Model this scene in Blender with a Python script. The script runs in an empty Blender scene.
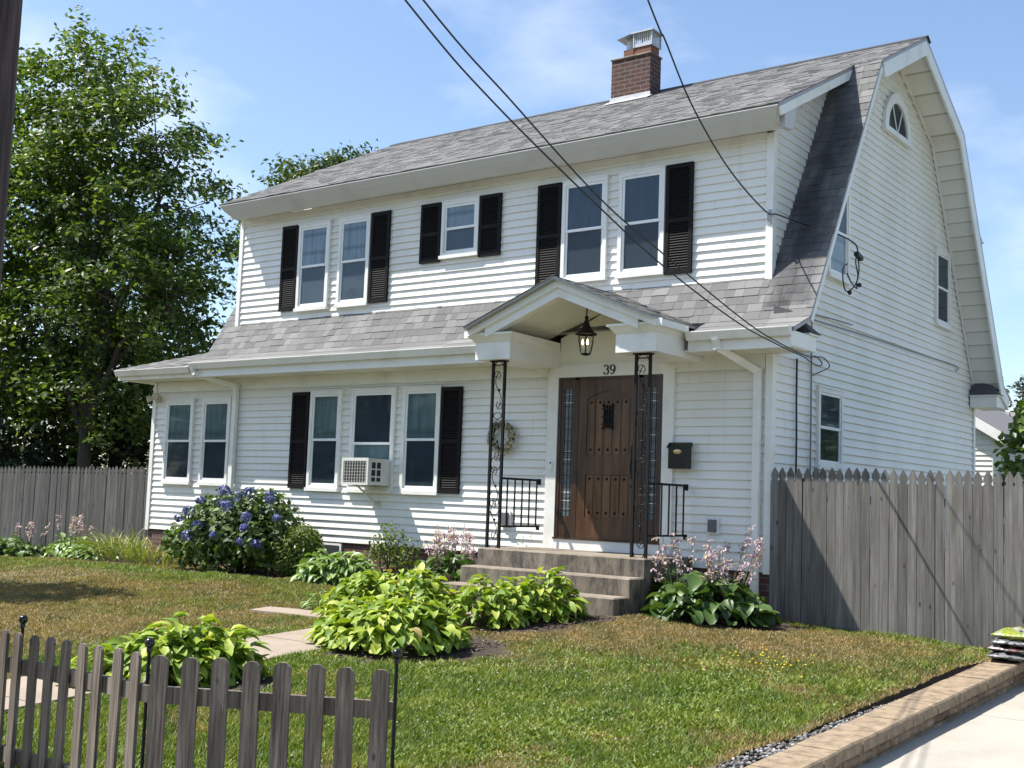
import bpy, bmesh, math, random
import numpy as np
from mathutils import Matrix, Vector
random.seed(7)
RNG = np.random.default_rng(11)
S = bpy.context.scene
COL = S.collection
R = math.radians

# ---------------------------------------------------------------- materials
MATS = {}
class NT:
    def __init__(s, name):
        s.m = bpy.data.materials.new(name); s.m.use_nodes = True
        s.t = s.m.node_tree; s.t.nodes.clear()
        s.out = s.n('ShaderNodeOutputMaterial')
    def n(s, kind, ins=None, **kw):
        x = s.t.nodes.new(kind)
        for k, v in kw.items(): setattr(x, k, v)
        for k, v in (ins or {}).items(): s.set(x, k, v)
        return x
    def set(s, x, k, v):
        if hasattr(v, 'outputs'): v = v.outputs[0]
        if isinstance(v, bpy.types.NodeSocket): s.t.links.new(v, x.inputs[k])
        else: x.inputs[k].default_value = v
    def ramp(s, fac, stops):
        x = s.n('ShaderNodeValToRGB', {'Fac': fac})
        e = x.color_ramp.elements
        while len(e) < len(stops): e.new(0.5)
        for i, (p, c) in enumerate(stops):
            e[i].position = p; e[i].color = tuple(c) + (1,) if len(c) == 3 else c
        return x
    def noise(s, scale, detail=4, vec=None, rough=.55, out=0):
        x = s.n('ShaderNodeTexNoise', {'Scale': scale, 'Detail': detail, 'Roughness': rough})
        if vec is not None: s.set(x, 'Vector', vec)
        return x.outputs[out]
    def pos(s, scale=(1, 1, 1)):
        g = s.n('ShaderNodeNewGeometry')
        return s.n('ShaderNodeMapping', {'Vector': g.outputs['Position'], 'Scale': scale}).outputs[0]
    def obj(s, scale=(1, 1, 1)):
        g = s.n('ShaderNodeTexCoord')
        return s.n('ShaderNodeMapping', {'Vector': g.outputs['Object'], 'Scale': scale}).outputs[0]
    def island(s): return s.n('ShaderNodeNewGeometry').outputs['Random Per Island']
    def mix(s, f, a, b, mode='MIX'):
        x = s.n('ShaderNodeMix', data_type='RGBA', blend_type=mode)
        s.set(x, 0, f)
        for k, v in ((6, a), (7, b)):
            if isinstance(v, (tuple, list)): v = tuple(v) + (1,) if len(v) == 3 else tuple(v)
            s.set(x, k, v)
        return x.outputs[2]
    def math(s, op, a, b=0.0, c=0.0):
        x = s.n('ShaderNodeMath', operation=op)
        s.set(x, 0, a); s.set(x, 1, b); s.set(x, 2, c)
        return x.outputs[0]
    def bump(s, h, strength=.3, dist=.01):
        return s.n('ShaderNodeBump', {'Height': h, 'Strength': strength, 'Distance': dist}).outputs[0]
    def pbr(s, color, rough=.6, normal=None, **ins):
        p = s.n('ShaderNodeBsdfPrincipled')
        if isinstance(color, (tuple, list)): color = tuple(color) + (1,)
        s.set(p, 'Base Color', color); s.set(p, 'Roughness', rough)
        if normal is not None: s.set(p, 'Normal', normal)
        for k, v in ins.items(): s.set(p, k.replace('_', ' '), v)
        return p.outputs[0]
    def done(s, surf):
        s.t.links.new(surf, s.out.inputs['Surface'])
        MATS[s.m.name] = s.m
        return s.m

def m_siding():
    t = NT('vinyl_siding')
    d = t.noise(1.1, 5, t.pos((1, 1, .5)))
    st = t.noise(5, 4, t.pos((1, 1, .25)))
    c = t.mix(t.ramp(d, [(.42, (0, 0, 0)), (.75, (1, 1, 1))]), (.80, .785, .735), (.71, .695, .625))
    c = t.mix(t.ramp(st, [(.62, (0, 0, 0)), (.85, (.5, .5, .5))]), c, (.55, .53, .46))
    sep = t.n('ShaderNodeSeparateXYZ', {0: t.n('ShaderNodeNewGeometry').outputs['Position']})
    spl = t.math('MULTIPLY', t.n('ShaderNodeMapRange', {0: sep.outputs[2], 1: .75, 2: .1}).outputs[0], t.ramp(t.noise(3.5, 5, t.pos()), [(.42, (0, 0, 0)), (.7, (1, 1, 1))]).outputs[0])
    c = t.mix(t.math('MULTIPLY', spl, .6), c, (.50, .46, .37))
    drip = t.ramp(t.noise(1.0, 4, t.pos((9, 9, .7))), [(.60, (0, 0, 0)), (.78, (.4, .4, .4))])
    c = t.mix(drip, c, (.56, .54, .48))
    t.done(t.pbr(c, .45))
def m_trim(name, col, dirt, rough=.4):
    t = NT(name)
    d = t.noise(2.3, 5, t.pos())
    t.done(t.pbr(t.mix(t.ramp(d, [(.5, (0, 0, 0)), (.8, (1, 1, 1))]), col, dirt), rough))
def m_shingle():
    t = NT('asphalt_shingle')
    base = t.ramp(t.island(), [(0, (.130, .131, .130)), (.4, (.160, .161, .159)), (.7, (.19, .191, .188)), (1, (.225, .226, .222))])
    sp = t.noise(260, 2, t.pos())
    big = t.noise(1.2, 4, t.pos())
    c = t.mix(.55, base, t.ramp(sp, [(.3, (.35, .35, .35)), (.7, (1.25, 1.22, 1.2))]), 'MULTIPLY')
    c = t.mix(t.ramp(big, [(.45, (0, 0, 0)), (.75, (.4, .4, .4))]), c, (.085, .083, .082))
    # dark algae streaks on the steep strip beside the dormer
    stx = t.noise(2.2, 4, t.pos((1.6, .8, .5)))
    sep = t.n('ShaderNodeSeparateXYZ', {0: t.n('ShaderNodeNewGeometry').outputs['Position']})
    inx = t.math('MULTIPLY', t.math('GREATER_THAN', sep.outputs[0], -.17), t.math('GREATER_THAN', sep.outputs[2], 3.3))
    band = t.math('SUBTRACT', 1.0, t.math('MULTIPLY', t.math('ABSOLUTE', t.math('SUBTRACT', sep.outputs[0], .13)), 3.2))
    low = t.n('ShaderNodeMapRange', {0: sep.outputs[2], 1: 7.3, 2: 5.6}).outputs[0]
    k = t.math('MULTIPLY', t.math('MULTIPLY', inx, low), t.n('ShaderNodeMapRange', {0: t.math('ADD', t.math('MULTIPLY', stx, 1.2), t.math('MULTIPLY', band, .35)), 1: .5, 2: .95}).outputs[0])
    c = t.mix(t.math('MULTIPLY', k, .9), c, (.03, .03, .033))
    t.done(t.pbr(c, .9, t.bump(sp, .5, .004)))
def m_brick(name, a, b, mortar, scale=1.0):
    t = NT(name)
    g = t.n('ShaderNodeNewGeometry')
    sep = t.n('ShaderNodeSeparateXYZ', {0: g.outputs['Position']})
    v = t.n('ShaderNodeCombineXYZ', {0: t.math('ADD', sep.outputs[0], sep.outputs[1]), 1: sep.outputs[2]})
    br = t.n('ShaderNodeTexBrick', {'Vector': v.outputs[0], 'Color1': a + (1,), 'Color2': b + (1,), 'Mortar': mortar + (1,), 'Scale': 1.0,
                                    'Mortar Size': .011, 'Mortar Smooth': .2, 'Bias': -.2, 'Brick Width': .215 * scale, 'Row Height': .075 * scale})
    nz = t.noise(30, 4, t.pos())
    c = t.mix(.5, br.outputs[0], t.ramp(nz, [(.3, (.55, .55, .55)), (.7, (1.2, 1.2, 1.2))]), 'MULTIPLY')
    h = t.math('SUBTRACT', 1.0, br.outputs[1])
    t.done(t.pbr(c, .85, t.bump(h, .6, .008)))
def m_concrete(name, a, b, stain, sscale=3.0, amt=.7, bumpk=.25):
    t = NT(name)
    n1 = t.noise(sscale, 6, t.pos(), .65); n2 = t.noise(90, 3, t.pos()); n3 = t.noise(.9, 4, t.pos())
    c = t.mix(t.ramp(n3, [(.35, (0, 0, 0)), (.7, (1, 1, 1))]), a, b)
    c = t.mix(t.math('MULTIPLY', t.ramp(n1, [(.48, (0, 0, 0)), (.72, (1, 1, 1))]), amt), c, stain)
    c = t.mix(.3, c, t.ramp(n2, [(.3, (.6, .6, .6)), (.7, (1.25, 1.25, 1.25))]), 'MULTIPLY')
    t.done(t.pbr(c, .88, t.bump(n2, bumpk, .004)))
def m_oldwood(name, cols, scale=1.0, spread=.6):
    t = NT(name)
    r = t.island()
    off = t.n('ShaderNodeCombineXYZ', {0: t.math('MULTIPLY', r, 37.0), 1: t.math('MULTIPLY', r, 11.0), 2: t.math('MULTIPLY', r, 53.0)})
    g = t.n('ShaderNodeNewGeometry')
    v = t.n('ShaderNodeVectorMath', {0: t.n('ShaderNodeMapping', {'Vector': g.outputs['Position'], 'Scale': (34 * scale, 34 * scale, 1.6 * scale)}).outputs[0], 1: off.outputs[0]}, operation='ADD')
    gr = t.noise(1.0, 6, v.outputs[0], .65)
    v2 = t.n('ShaderNodeVectorMath', {0: t.n('ShaderNodeMapping', {'Vector': g.outputs['Position'], 'Scale': (4, 4, 1.1)}).outputs[0], 1: off.outputs[0]}, operation='ADD')
    bl = t.noise(1.0, 4, v2.outputs[0])
    c = t.ramp(gr, [(.33, cols[0]), (.5, cols[1]), (.70, cols[2])]).outputs[0]
    c = t.mix(t.ramp(bl, [(.45, (0, 0, 0)), (.8, (.7, .7, .7))]), c, cols[0])
    vv = t.ramp(r, [(0, (1 - spread * .5,) * 3), (1, (1 + spread * .4,) * 3)])
    c = t.mix(1.0, c, vv.outputs[0], 'MULTIPLY')
    # knots and nail marks
    kn = t.n('ShaderNodeTexVoronoi', {'Vector': t.n('ShaderNodeVectorMath', {0: t.n('ShaderNodeMapping', {'Vector': g.outputs['Position'], 'Scale': (7, 7, 3.4)}).outputs[0], 1: off.outputs[0]}, operation='ADD').outputs[0], 'Scale': 1.0})
    c = t.mix(t.ramp(kn.outputs[0], [(.075, (.85, .85, .85)), (.115, (0, 0, 0))]), c, (.035, .03, .027))
    t.done(t.pbr(c, .88, t.bump(gr, .45, .004)))
def m_plain(name, col, rough=.5, metal=0.0, var=.15, nscale=8, **kw):
    t = NT(name)
    n = t.noise(nscale, 4, t.pos())
    c = t.mix(n, tuple(x * (1 - var) for x in col), tuple(min(1, x * (1 + var)) for x in col))
    t.done(t.pbr(c, rough, None, Metallic=metal, **kw))
def m_leaf(name, stops, trans=.35, rough=.45, spec=.5, vein=0):
    t = NT(name)
    c = t.ramp(t.island(), stops).outputs[0]
    nz = t.noise(3.0, 3, t.pos())
    c = t.mix(.35, c, t.ramp(nz, [(.3, (.65, .7, .6)), (.7, (1.25, 1.2, 1.2))]), 'MULTIPLY')
    p = t.pbr(c, rough)
    tr = t.n('ShaderNodeBsdfTranslucent', {'Color': t.mix(1.0, c, (1.3, 1.35, .5), 'MULTIPLY')})
    mx = t.n('ShaderNodeMixShader', {0: trans, 1: p, 2: tr.outputs[0]})
    t.done(mx.outputs[0])
def m_glass(name, tint, refl=1.0):
    t = NT(name)
    fc = t.n('ShaderNodeLayerWeight', {'Blend': .5}).outputs['Facing']
    k = t.math('ADD', t.math('MULTIPLY', t.math('POWER', fc, 5.0), .45), .013)
    wob = t.noise(1.5, 2, t.pos())
    gl = t.n('ShaderNodeBsdfGlossy', {'Roughness': .03, 'Color': (.95, .97, 1, 1), 'Normal': t.bump(wob, .05, .02)})
    tr = t.n('ShaderNodeBsdfTransparent', {'Color': tint + (1,)})
    t.done(t.n('ShaderNodeMixShader', {0: k, 1: tr.outputs[0], 2: gl.outputs[0]}).outputs[0])
def m_blind(name, col, slat):
    t = NT(name)
    sep = t.n('ShaderNodeSeparateXYZ', {0: t.n('ShaderNodeNewGeometry').outputs['Position']})
    w = t.math('FRACT', t.math('MULTIPLY', sep.outputs[2], 1 / slat))
    c = t.mix(t.ramp(w, [(0, (0, 0, 0)), (.18, (1, 1, 1)), (.85, (1, 1, 1)), (1, (.2, .2, .2))]), tuple(x * .55 for x in col), col)
    fold = t.noise(1.0, 3, t.pos((14, 14, 1.2)))
    c = t.mix(1.0, c, t.ramp(fold, [(.3, (.72, .72, .72)), (.7, (1.15, 1.15, 1.15))]).outputs[0], 'MULTIPLY')
    t.done(t.pbr(c, .6))
def m_lawn():
    t = NT('lawn_soil')
    dry = t.n('ShaderNodeAttribute', attribute_name='dry').outputs['Fac']
    soil = t.n('ShaderNodeAttribute', attribute_name='soil').outputs['Fac']
    n = t.noise(45, 5, t.pos(), .7)
    g = t.ramp(n, [(.3, (.022, .034, .01)), (.7, (.06, .085, .022))]).outputs[0]
    d = t.ramp(n, [(.3, (.085, .066, .03)), (.7, (.22, .175, .09))]).outputs[0]
    s = t.ramp(n, [(.3, (.018, .012, .008)), (.7, (.085, .06, .042))]).outputs[0]
    c = t.mix(dry, g, d); c = t.mix(soil, c, s)
    t.done(t.pbr(c, .95, t.bump(n, .8, .03)))
def m_grass():
    t = NT('grass_blades')
    dry = t.n('ShaderNodeAttribute', attribute_name='dry').outputs['Fac']
    r = t.island()
    g = t.ramp(r, [(0, (.070, .120, .012)), (.5, (.150, .225, .026)), (1, (.27, .32, .070))]).outputs[0]
    d = t.ramp(r, [(0, (.15, .11, .040)), (.45, (.26, .205, .085)), (.8, (.35, .285, .13)), (1, (.15, .15, .045))]).outputs[0]
    k = t.math('GREATER_THAN', t.math('ADD', dry, t.math('MULTIPLY', t.math('SUBTRACT', t.math('FRACT', t.math('MULTIPLY', r, 17.31)), .5), .9)), .5)
    tone = t.noise(2.6, 4, t.pos())
    c = t.mix(k, g, d)
    c = t.mix(1.0, c, t.ramp(tone, [(.3, (.62, .74, .55)), (.7, (1.40, 1.22, 1.25))]).outputs[0], 'MULTIPLY')
    p = t.pbr(c, .6)
    tr = t.n('ShaderNodeBsdfTranslucent', {'Color': t.mix(1.0, c, (1.2, 1.2, .6), 'MULTIPLY')})
    t.done(t.n('ShaderNodeMixShader', {0: .3, 1: p, 2: tr.outputs[0]}).outputs[0])
def m_rough_stone(name, stops):
    t = NT(name)
    n1 = t.noise(9, 6, t.pos(), .7); n2 = t.noise(70, 3, t.pos())
    c = t.ramp(t.island(), stops).outputs[0]
    c = t.mix(.85, c, t.ramp(n1, [(.32, (.42, .40, .38)), (.5, (.95, .93, .9)), (.7, (1.3, 1.27, 1.22))]), 'MULTIPLY')
    h = t.math('ADD', n1, t.math('MULTIPLY', n2, .25))
    t.done(t.pbr(c, .92, t.bump(h, .6, .02)))
def m_emit(name, col, k):
    t = NT(name)
    t.done(t.n('ShaderNodeEmission', {'Color': col + (1,), 'Strength': k}).outputs[0])
def m_doorwood(name, a, b, c3):
    t = NT(name)
    v = t.pos((18, 18, 1.3))
    n = t.noise(1.0, 6, v, .65); bl = t.noise(2.0, 3, t.pos())
    c = t.ramp(n, [(.3, a), (.55, b), (.8, c3)]).outputs[0]
    c = t.mix(t.ramp(bl, [(.4, (0, 0, 0)), (.8, (.6, .6, .6))]), c, a)
    t.done(t.pbr(c, .38, t.bump(n, .15, .003)))

m_siding()
m_trim('white_trim', (.78, .775, .74), (.62, .61, .54))
m_trim('cream_soffit', (.74, .73, .66), (.6, .58, .48), .55)
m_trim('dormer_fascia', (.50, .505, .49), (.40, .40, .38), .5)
def m_soffit_lines():
    t = NT('panel_soffit')
    sep = t.n('ShaderNodeSeparateXYZ', {0: t.n('ShaderNodeNewGeometry').outputs['Position']})
    w = t.math('FRACT', t.math('MULTIPLY', sep.outputs[2], 1 / .21))
    c = t.mix(t.ramp(w, [(0, (0, 0, 0)), (.06, (0, 0, 0)), (.10, (1, 1, 1)), (1, (.8, .8, .8))]), (.42, .40, .33), (.76, .75, .69))
    t.done(t.pbr(c, .55))
m_soffit_lines()
m_trim('white_sash', (.82, .82, .81), (.74, .74, .72), .3)
m_shingle()
m_plain('drip_edge', (.33, .33, .335), .45, .3)
m_plain('black_shutter', (.011, .010, .010), .6, Specular_IOR_Level=.12)
m_plain('black_iron', (.012, .012, .013), .6, 0, Specular_IOR_Level=.2)
m_plain('black_cable', (.012, .012, .012), .5)
m_plain('grey_cable', (.22, .22, .22), .6)
m_glass('window_glass', (.80, .85, .88))
m_glass('clear_glass', (.9, .92, .9))
m_blind('teal_blind', (.21, .275, .255), .6)
m_blind('pale_blind', (.48, .50, .53), .3)
m_blind('slat_blind', (.10, .13, .175), .03)
m_plain('window_screen', (.040, .050, .062), .75, 0, .3, 2.2)
m_plain('pale_screen', (.14, .155, .175), .75, 0, .2, 2.0)
m_plain('dark_interior', (.02, .022, .026), .8)
m_brick('chimney_brick', (.085, .028, .020), (.045, .018, .015), (.13, .105, .09))
m_brick('foundation_brick', (.14, .055, .045), (.09, .04, .035), (.16, .13, .115))
m_plain('clay_flue', (.17, .07, .045), .85)
m_plain('galvanised', (.40, .41, .42), .5, .5)
m_plain('lead_flashing', (.50, .50, .51), .5, .2, .3)
def m_steps():
    t = NT('step_concrete')
    n1 = t.noise(1.0, 6, t.pos((7, 7, 2.2)), .7); n2 = t.noise(90, 3, t.pos()); n3 = t.noise(2.4, 5, t.pos(), .65)
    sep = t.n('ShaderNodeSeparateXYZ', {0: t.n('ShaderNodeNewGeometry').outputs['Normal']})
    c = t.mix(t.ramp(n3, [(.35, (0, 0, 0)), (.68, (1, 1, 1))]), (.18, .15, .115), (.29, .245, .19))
    upright = t.math('MULTIPLY', t.math('SUBTRACT', 1.0, t.math('ABSOLUTE', sep.outputs[2])), .9)  # blotchy darker tone, much stronger on upright faces than on treads
    c = t.mix(t.math('MULTIPLY', t.ramp(n1, [(.36, (0, 0, 0)), (.62, (1, 1, 1))]), t.math('ADD', upright, .12)), c, (.055, .05, .042))
    c = t.mix(.45, c, t.ramp(n2, [(.3, (.55, .55, .55)), (.7, (1.35, 1.33, 1.3))]), 'MULTIPLY')
    t.done(t.pbr(c, .9, t.bump(n2, .5, .006)))
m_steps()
m_concrete('path_concrete', (.27, .215, .165), (.32, .26, .205), (.20, .16, .125), 2.5, .5)
def m_drive():
    t = NT('drive_concrete')
    n1 = t.noise(1.6, 6, t.pos(), .65); n2 = t.noise(140, 3, t.pos()); n3 = t.noise(.5, 4, t.pos()); n4 = t.noise(14, 4, t.pos())
    c = t.mix(t.ramp(n3, [(.35, (0, 0, 0)), (.7, (1, 1, 1))]), (.35, .325, .275), (.40, .37, .315))
    c = t.mix(t.ramp(n1, [(.46, (0, 0, 0)), (.70, (.75, .75, .75))]), c, (.27, .25, .21))
    c = t.mix(.5, c, t.ramp(n2, [(.3, (.68, .68, .68)), (.7, (1.2, 1.2, 1.2))]), 'MULTIPLY')
    c = t.mix(t.ramp(n4, [(.70, (0, 0, 0)), (.80, (.6, .6, .6))]), c, (.15, .135, .115))
    t.done(t.pbr(c, .88, t.bump(n2, .3, .004)))
m_drive()
m_concrete('asphalt', (.05, .05, .052), (.06, .06, .06), (.035, .035, .035), 6, .5)
m_oldwood('grey_board', [(.088, .083, .075), (.138, .131, .119), (.205, .197, .183)], 1.0, .5)
m_oldwood('dark_picket', [(.052, .040, .030), (.150, .122, .096), (.27, .233, .192)], 1.6, .5)
m_oldwood('pole_wood', [(.028, .018, .016), (.07, .047, .043), (.12, .085, .078)], 1.0, .1)
m_doorwood('stained_door', (.034, .015, .007), (.10, .046, .018), (.175, .085, .034))
m_doorwood('stained_plank', (.05, .022, .009), (.14, .068, .026), (.22, .115, .046))
m_doorwood('stained_frame', (.026, .013, .008), (.06, .029, .015), (.105, .052, .027))
m_plain('leaded_glass', (.11, .13, .15), .15, 0, .6, 22)
m_plain('black_enamel', (.008, .008, .008), .22)
m_plain('brass', (.55, .42, .22), .35, .8)
m_plain('grey_plastic', (.12, .12, .125), .5)
m_plain('tan_plastic', (.52, .49, .40), .5)
m_plain('ac_white', (.62, .62, .58), .45)
m_plain('ac_coil', (.045, .036, .028), .6, .2, .4, 60)
m_lawn(); m_grass()
m_rough_stone('block_cap', [(0, (.17, .12, .078)), (.4, (.25, .19, .125)), (1, (.31, .245, .17))])
m_rough_stone('block_face', [(0, (.17, .115, .075)), (.5, (.25, .18, .12)), (1, (.31, .235, .165))])
m_rough_stone('gravel', [(0, (.05, .045, .04)), (.45, (.12, .115, .11)), (.8, (.22, .22, .23)), (1, (.46, .46, .46))])
m_rough_stone('mulch_chip', [(0, (.03, .018, .012)), (.6, (.075, .05, .035)), (1, (.14, .10, .07))])
m_plain('bark', (.055, .045, .038), .9, 0, .4, 14)
m_leaf('maple_leaf', [(0, (.034, .068, .016)), (.5, (.072, .122, .026)), (1, (.15, .20, .042))], .45)
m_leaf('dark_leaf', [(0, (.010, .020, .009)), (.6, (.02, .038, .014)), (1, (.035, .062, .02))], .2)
m_leaf('far_leaf', [(0, (.035, .062, .02)), (.5, (.06, .10, .028)), (1, (.10, .14, .045))], .35)
m_leaf('lime_hosta', [(0, (.30, .22, .07)), (.025, (.28, .22, .06)), (.04, (.12, .21, .02)), (.45, (.22, .32, .032)), (.8, (.34, .42, .055)), (1, (.46, .50, .10))], .28, .55)
m_leaf('green_hosta', [(0, (.04, .085, .022)), (.5, (.07, .13, .03)), (1, (.14, .21, .065))], .2, .45)
m_leaf('mid_hosta', [(0, (.09, .17, .035)), (.5, (.16, .26, .06)), (1, (.30, .40, .16))], .25, .4)
m_leaf('hydrangea_leaf', [(0, (.035, .075, .018)), (.5, (.07, .125, .028)), (1, (.14, .20, .05))], .28, .6)
m_leaf('box_leaf', [(0, (.06, .10, .016)), (.5, (.11, .16, .026)), (1, (.18, .23, .045))], .3)
m_leaf('daylily_leaf', [(0, (.10, .15, .03)), (.6, (.20, .24, .055)), (1, (.36, .29, .10))], .3)
m_leaf('bush_leaf', [(0, (.05, .10, .02)), (.5, (.10, .17, .03)), (1, (.19, .26, .05))], .35)
m_leaf('lilac_petal', [(0, (.36, .24, .38)), (.5, (.50, .37, .52)), (1, (.70, .60, .70))], .3)
m_leaf('blue_petal', [(0, (.045, .065, .22)), (.5, (.09, .11, .36)), (1, (.22, .24, .50))], .25)
m_leaf('clover_petal', [(0, (.7, .7, .66)), (1, (.82, .8, .78))], .2)
m_leaf('yellow_petal', [(0, (.70, .52, .03)), (1, (.85, .68, .06))], .2)
m_leaf('wreath_sprig', [(0, (.16, .14, .08)), (.4, (.42, .38, .24)), (.75, (.62, .58, .46)), (1, (.05, .04, .03))], .1)
m_plain('flower_stalk', (.13, .15, .07), .6)
m_emit('candle_bulb', (1.0, .66, .28), 6.0)
def m_bag(name, ca, cb, cc):
    t = NT(name)
    n = t.noise(9, 2, t.pos((1, 1, 2.2))); n2 = t.noise(26, 3, t.pos())
    c = t.ramp(n, [(.40, ca), (.44, cb), (.54, cb), (.57, cc)]); c.color_ramp.interpolation = 'CONSTANT'
    t.done(t.pbr(c.outputs[0], .32, t.bump(n2, .5, .012)))
m_bag('bag_green', (.16, .24, .03), (.30, .32, .30), (.03, .035, .03))
m_bag('bag_red', (.10, .02, .02), (.03, .025, .025), (.28, .26, .25))
m_bag('bag_white', (.30, .31, .31), (.05, .05, .05), (.22, .23, .24))
m_bag('bag_black', (.02, .02, .022), (.16, .16, .17), (.03, .05, .03))
m_bag('bag_yellow', (.34, .32, .04), (.20, .26, .04), (.34, .33, .26))
m_plain('ridge_black', (.03, .03, .032), .8)
m_plain('far_roof', (.16, .155, .155), .9)
m_plain('cap_shingle', (.075, .075, .078), .9, 0, .5, 30)
m_plain('far_siding', (.62, .62, .57), .6)
m_plain('charcoal_digit', (.01, .01, .01), .5)

# ---------------------------------------------------------------- geometry helpers
class MB:
    def __init__(s): s.v = []; s.f = []
    def add(s, vs, fs):
        o = len(s.v); s.v += [tuple(p) for p in vs]; s.f += [tuple(i + o for i in f) for f in fs]; return s
    def box(s, x0, x1, y0, y1, z0, z1):
        x0, x1 = sorted((x0, x1)); y0, y1 = sorted((y0, y1)); z0, z1 = sorted((z0, z1))
        return s.add([(x0, y0, z0), (x1, y0, z0), (x1, y1, z0), (x0, y1, z0), (x0, y0, z1), (x1, y0, z1), (x1, y1, z1), (x0, y1, z1)],
              [(0, 3, 2, 1), (4, 5, 6, 7), (0, 1, 5, 4), (1, 2, 6, 5), (2, 3, 7, 6), (3, 0, 4, 7)])
    def bbox(s, x0, x1, y0, y1, z0, z1, c):
        """box with chamfered vertical and top edges"""
        b = [(x0, y0), (x1, y0), (x1, y1), (x0, y1)]
        def ring(d, z): return [(x0 + d, y0 + d, z), (x1 - d, y0 + d, z), (x1 - d, y1 - d, z), (x0 + d, y1 - d, z)]
        vs = ring(0, z0) + ring(0, z1 - c) + ring(c, z1)
        fs = [(0, 3, 2, 1), (8, 9, 10, 11)]
        for k in (0, 4):
            for i in range(4): fs.append((k + i, k + (i + 1) % 4, k + 4 + (i + 1) % 4, k + 4 + i))
        return s.add(vs, fs)
    def prism(s, poly, ext, close=True):
        """poly: list of 3D points; ext: extrusion vector"""
        n = len(poly); e = Vector(ext)
        vs = [Vector(p) for p in poly] + [Vector(p) + e for p in poly]
        fs = [tuple(range(n))[::-1], tuple(range(n, 2 * n))]
        for i in range(n): fs.append((i, (i + 1) % n, n + (i + 1) % n, n + i))
        return s.add(vs, fs)
    def tube(s, pts, r, n=6, cap=True):
        pts = [Vector(p) for p in pts]; m = len(pts)
        rs = r if isinstance(r, (list, tuple)) else [r] * m
        vs = []; up = None
        for i, p in enumerate(pts):
            d = (pts[min(i + 1, m - 1)] - pts[max(i - 1, 0)]).normalized()
            if up is None or abs(up.dot(d)) > .98:
                up = Vector((0, 0, 1)) if abs(d.z) < .9 else Vector((1, 0, 0))
            a = d.cross(up).normalized(); b = a.cross(d); up = b
            for k in range(n):
                t = 2 * math.pi * (k + .5) / n
                vs.append(p + a * (math.cos(t) * rs[i]) + b * (math.sin(t) * rs[i]))
        fs = []
        for i in range(m - 1):
            for k in range(n):
                fs.append((i * n + k, i * n + (k + 1) % n, (i + 1) * n + (k + 1) % n, (i + 1) * n + k))
        if cap: fs += [tuple(range(n))[::-1], tuple(range((m - 1) * n, m * n))]
        return s.add(vs, fs)
    def bar(s, a, b, w, h=None, up=(0, 0, 1)):
        a = Vector(a); b = Vector(b); d = (b - a).normalized(); h = w if h is None else h
        u = Vector(up)
        if abs(u.dot(d)) > .95: u = Vector((0, 1, 0))
        x = d.cross(u).normalized(); y = x.cross(d)
        vs = []
        for p in (a, b):
            for sx, sy in ((-1, -1), (1, -1), (1, 1), (-1, 1)): vs.append(p + x * sx * w / 2 + y * sy * h / 2)
        return s.add(vs, [(3, 2, 1, 0), (4, 5, 6, 7), (0, 1, 5, 4), (1, 2, 6, 5), (2, 3, 7, 6), (3, 0, 4, 7)])
    def lathe(s, prof, c, n=14):
        vs = []; m = len(prof)
        for (r, z) in prof:
            for k in range(n):
                t = 2 * math.pi * k / n; vs.append((c[0] + r * math.cos(t), c[1] + r * math.sin(t), c[2] + z))
        fs = [(i * n + k, i * n + (k + 1) % n, (i + 1) * n + (k + 1) % n, (i + 1) * n + k) for i in range(m - 1) for k in range(n)]
        return s.add(vs, fs)
    def ball(s, c, r, n=10, sq=(1, 1, 1)):
        m = max(5, n // 2 + 1)
        pr = [(math.sin(math.pi * i / m), -math.cos(math.pi * i / m)) for i in range(m + 1)]
        vs = []; fs = []
        for (a, z) in pr:
            for k in range(n):
                t = 2 * math.pi * k / n
                vs.append((c[0] + r * sq[0] * a * math.cos(t), c[1] + r * sq[1] * a * math.sin(t), c[2] + r * sq[2] * z))
        fs = [(i * n + k, i * n + (k + 1) % n, (i + 1) * n + (k + 1) % n, (i + 1) * n + k) for i in range(m) for k in range(n)]
        return s.add(vs, fs)
    def strip(s, x0, x1, pts, t0, t1):
        """profile polyline pts [(y,z)] thickened from offset t0 to t1 along its upper normal, extruded x0..x1"""
        n = len(pts); nr = []
        for i in range(n):
            def sn(a, b):
                dy, dz = b[0] - a[0], b[1] - a[1]; l = math.hypot(dy, dz); return (-dz / l, dy / l)
            if i == 0: m = sn(pts[0], pts[1]); k = 1
            elif i == n - 1: m = sn(pts[-2], pts[-1]); k = 1
            else:
                a = sn(pts[i - 1], pts[i]); b = sn(pts[i], pts[i + 1])
                m = (a[0] + b[0], a[1] + b[1]); l = math.hypot(*m); m = (m[0] / l, m[1] / l); k = 1 / max(.3, m[0] * a[0] + m[1] * a[1])
            nr.append((m[0] * k, m[1] * k))
        vs = []
        for x in (x0, x1):
            for t in (t0, t1):
                for p, q in zip(pts, nr): vs.append((x, p[0] + q[0] * t, p[1] + q[1] * t))
        A, B, C, D = 0, n, 2 * n, 3 * n
        fs = []
        for i in range(n - 1):
            fs += [(A + i, A + i + 1, C + i + 1, C + i), (B + i, D + i, D + i + 1, B + i + 1), (A + i, B + i, B + i + 1, A + i + 1), (C + i, C + i + 1, D + i + 1, D + i)]
        fs += [(A, C, D, B), (A + n - 1, B + n - 1, D + n - 1, C + n - 1)]
        return s.add(vs, fs)
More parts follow.
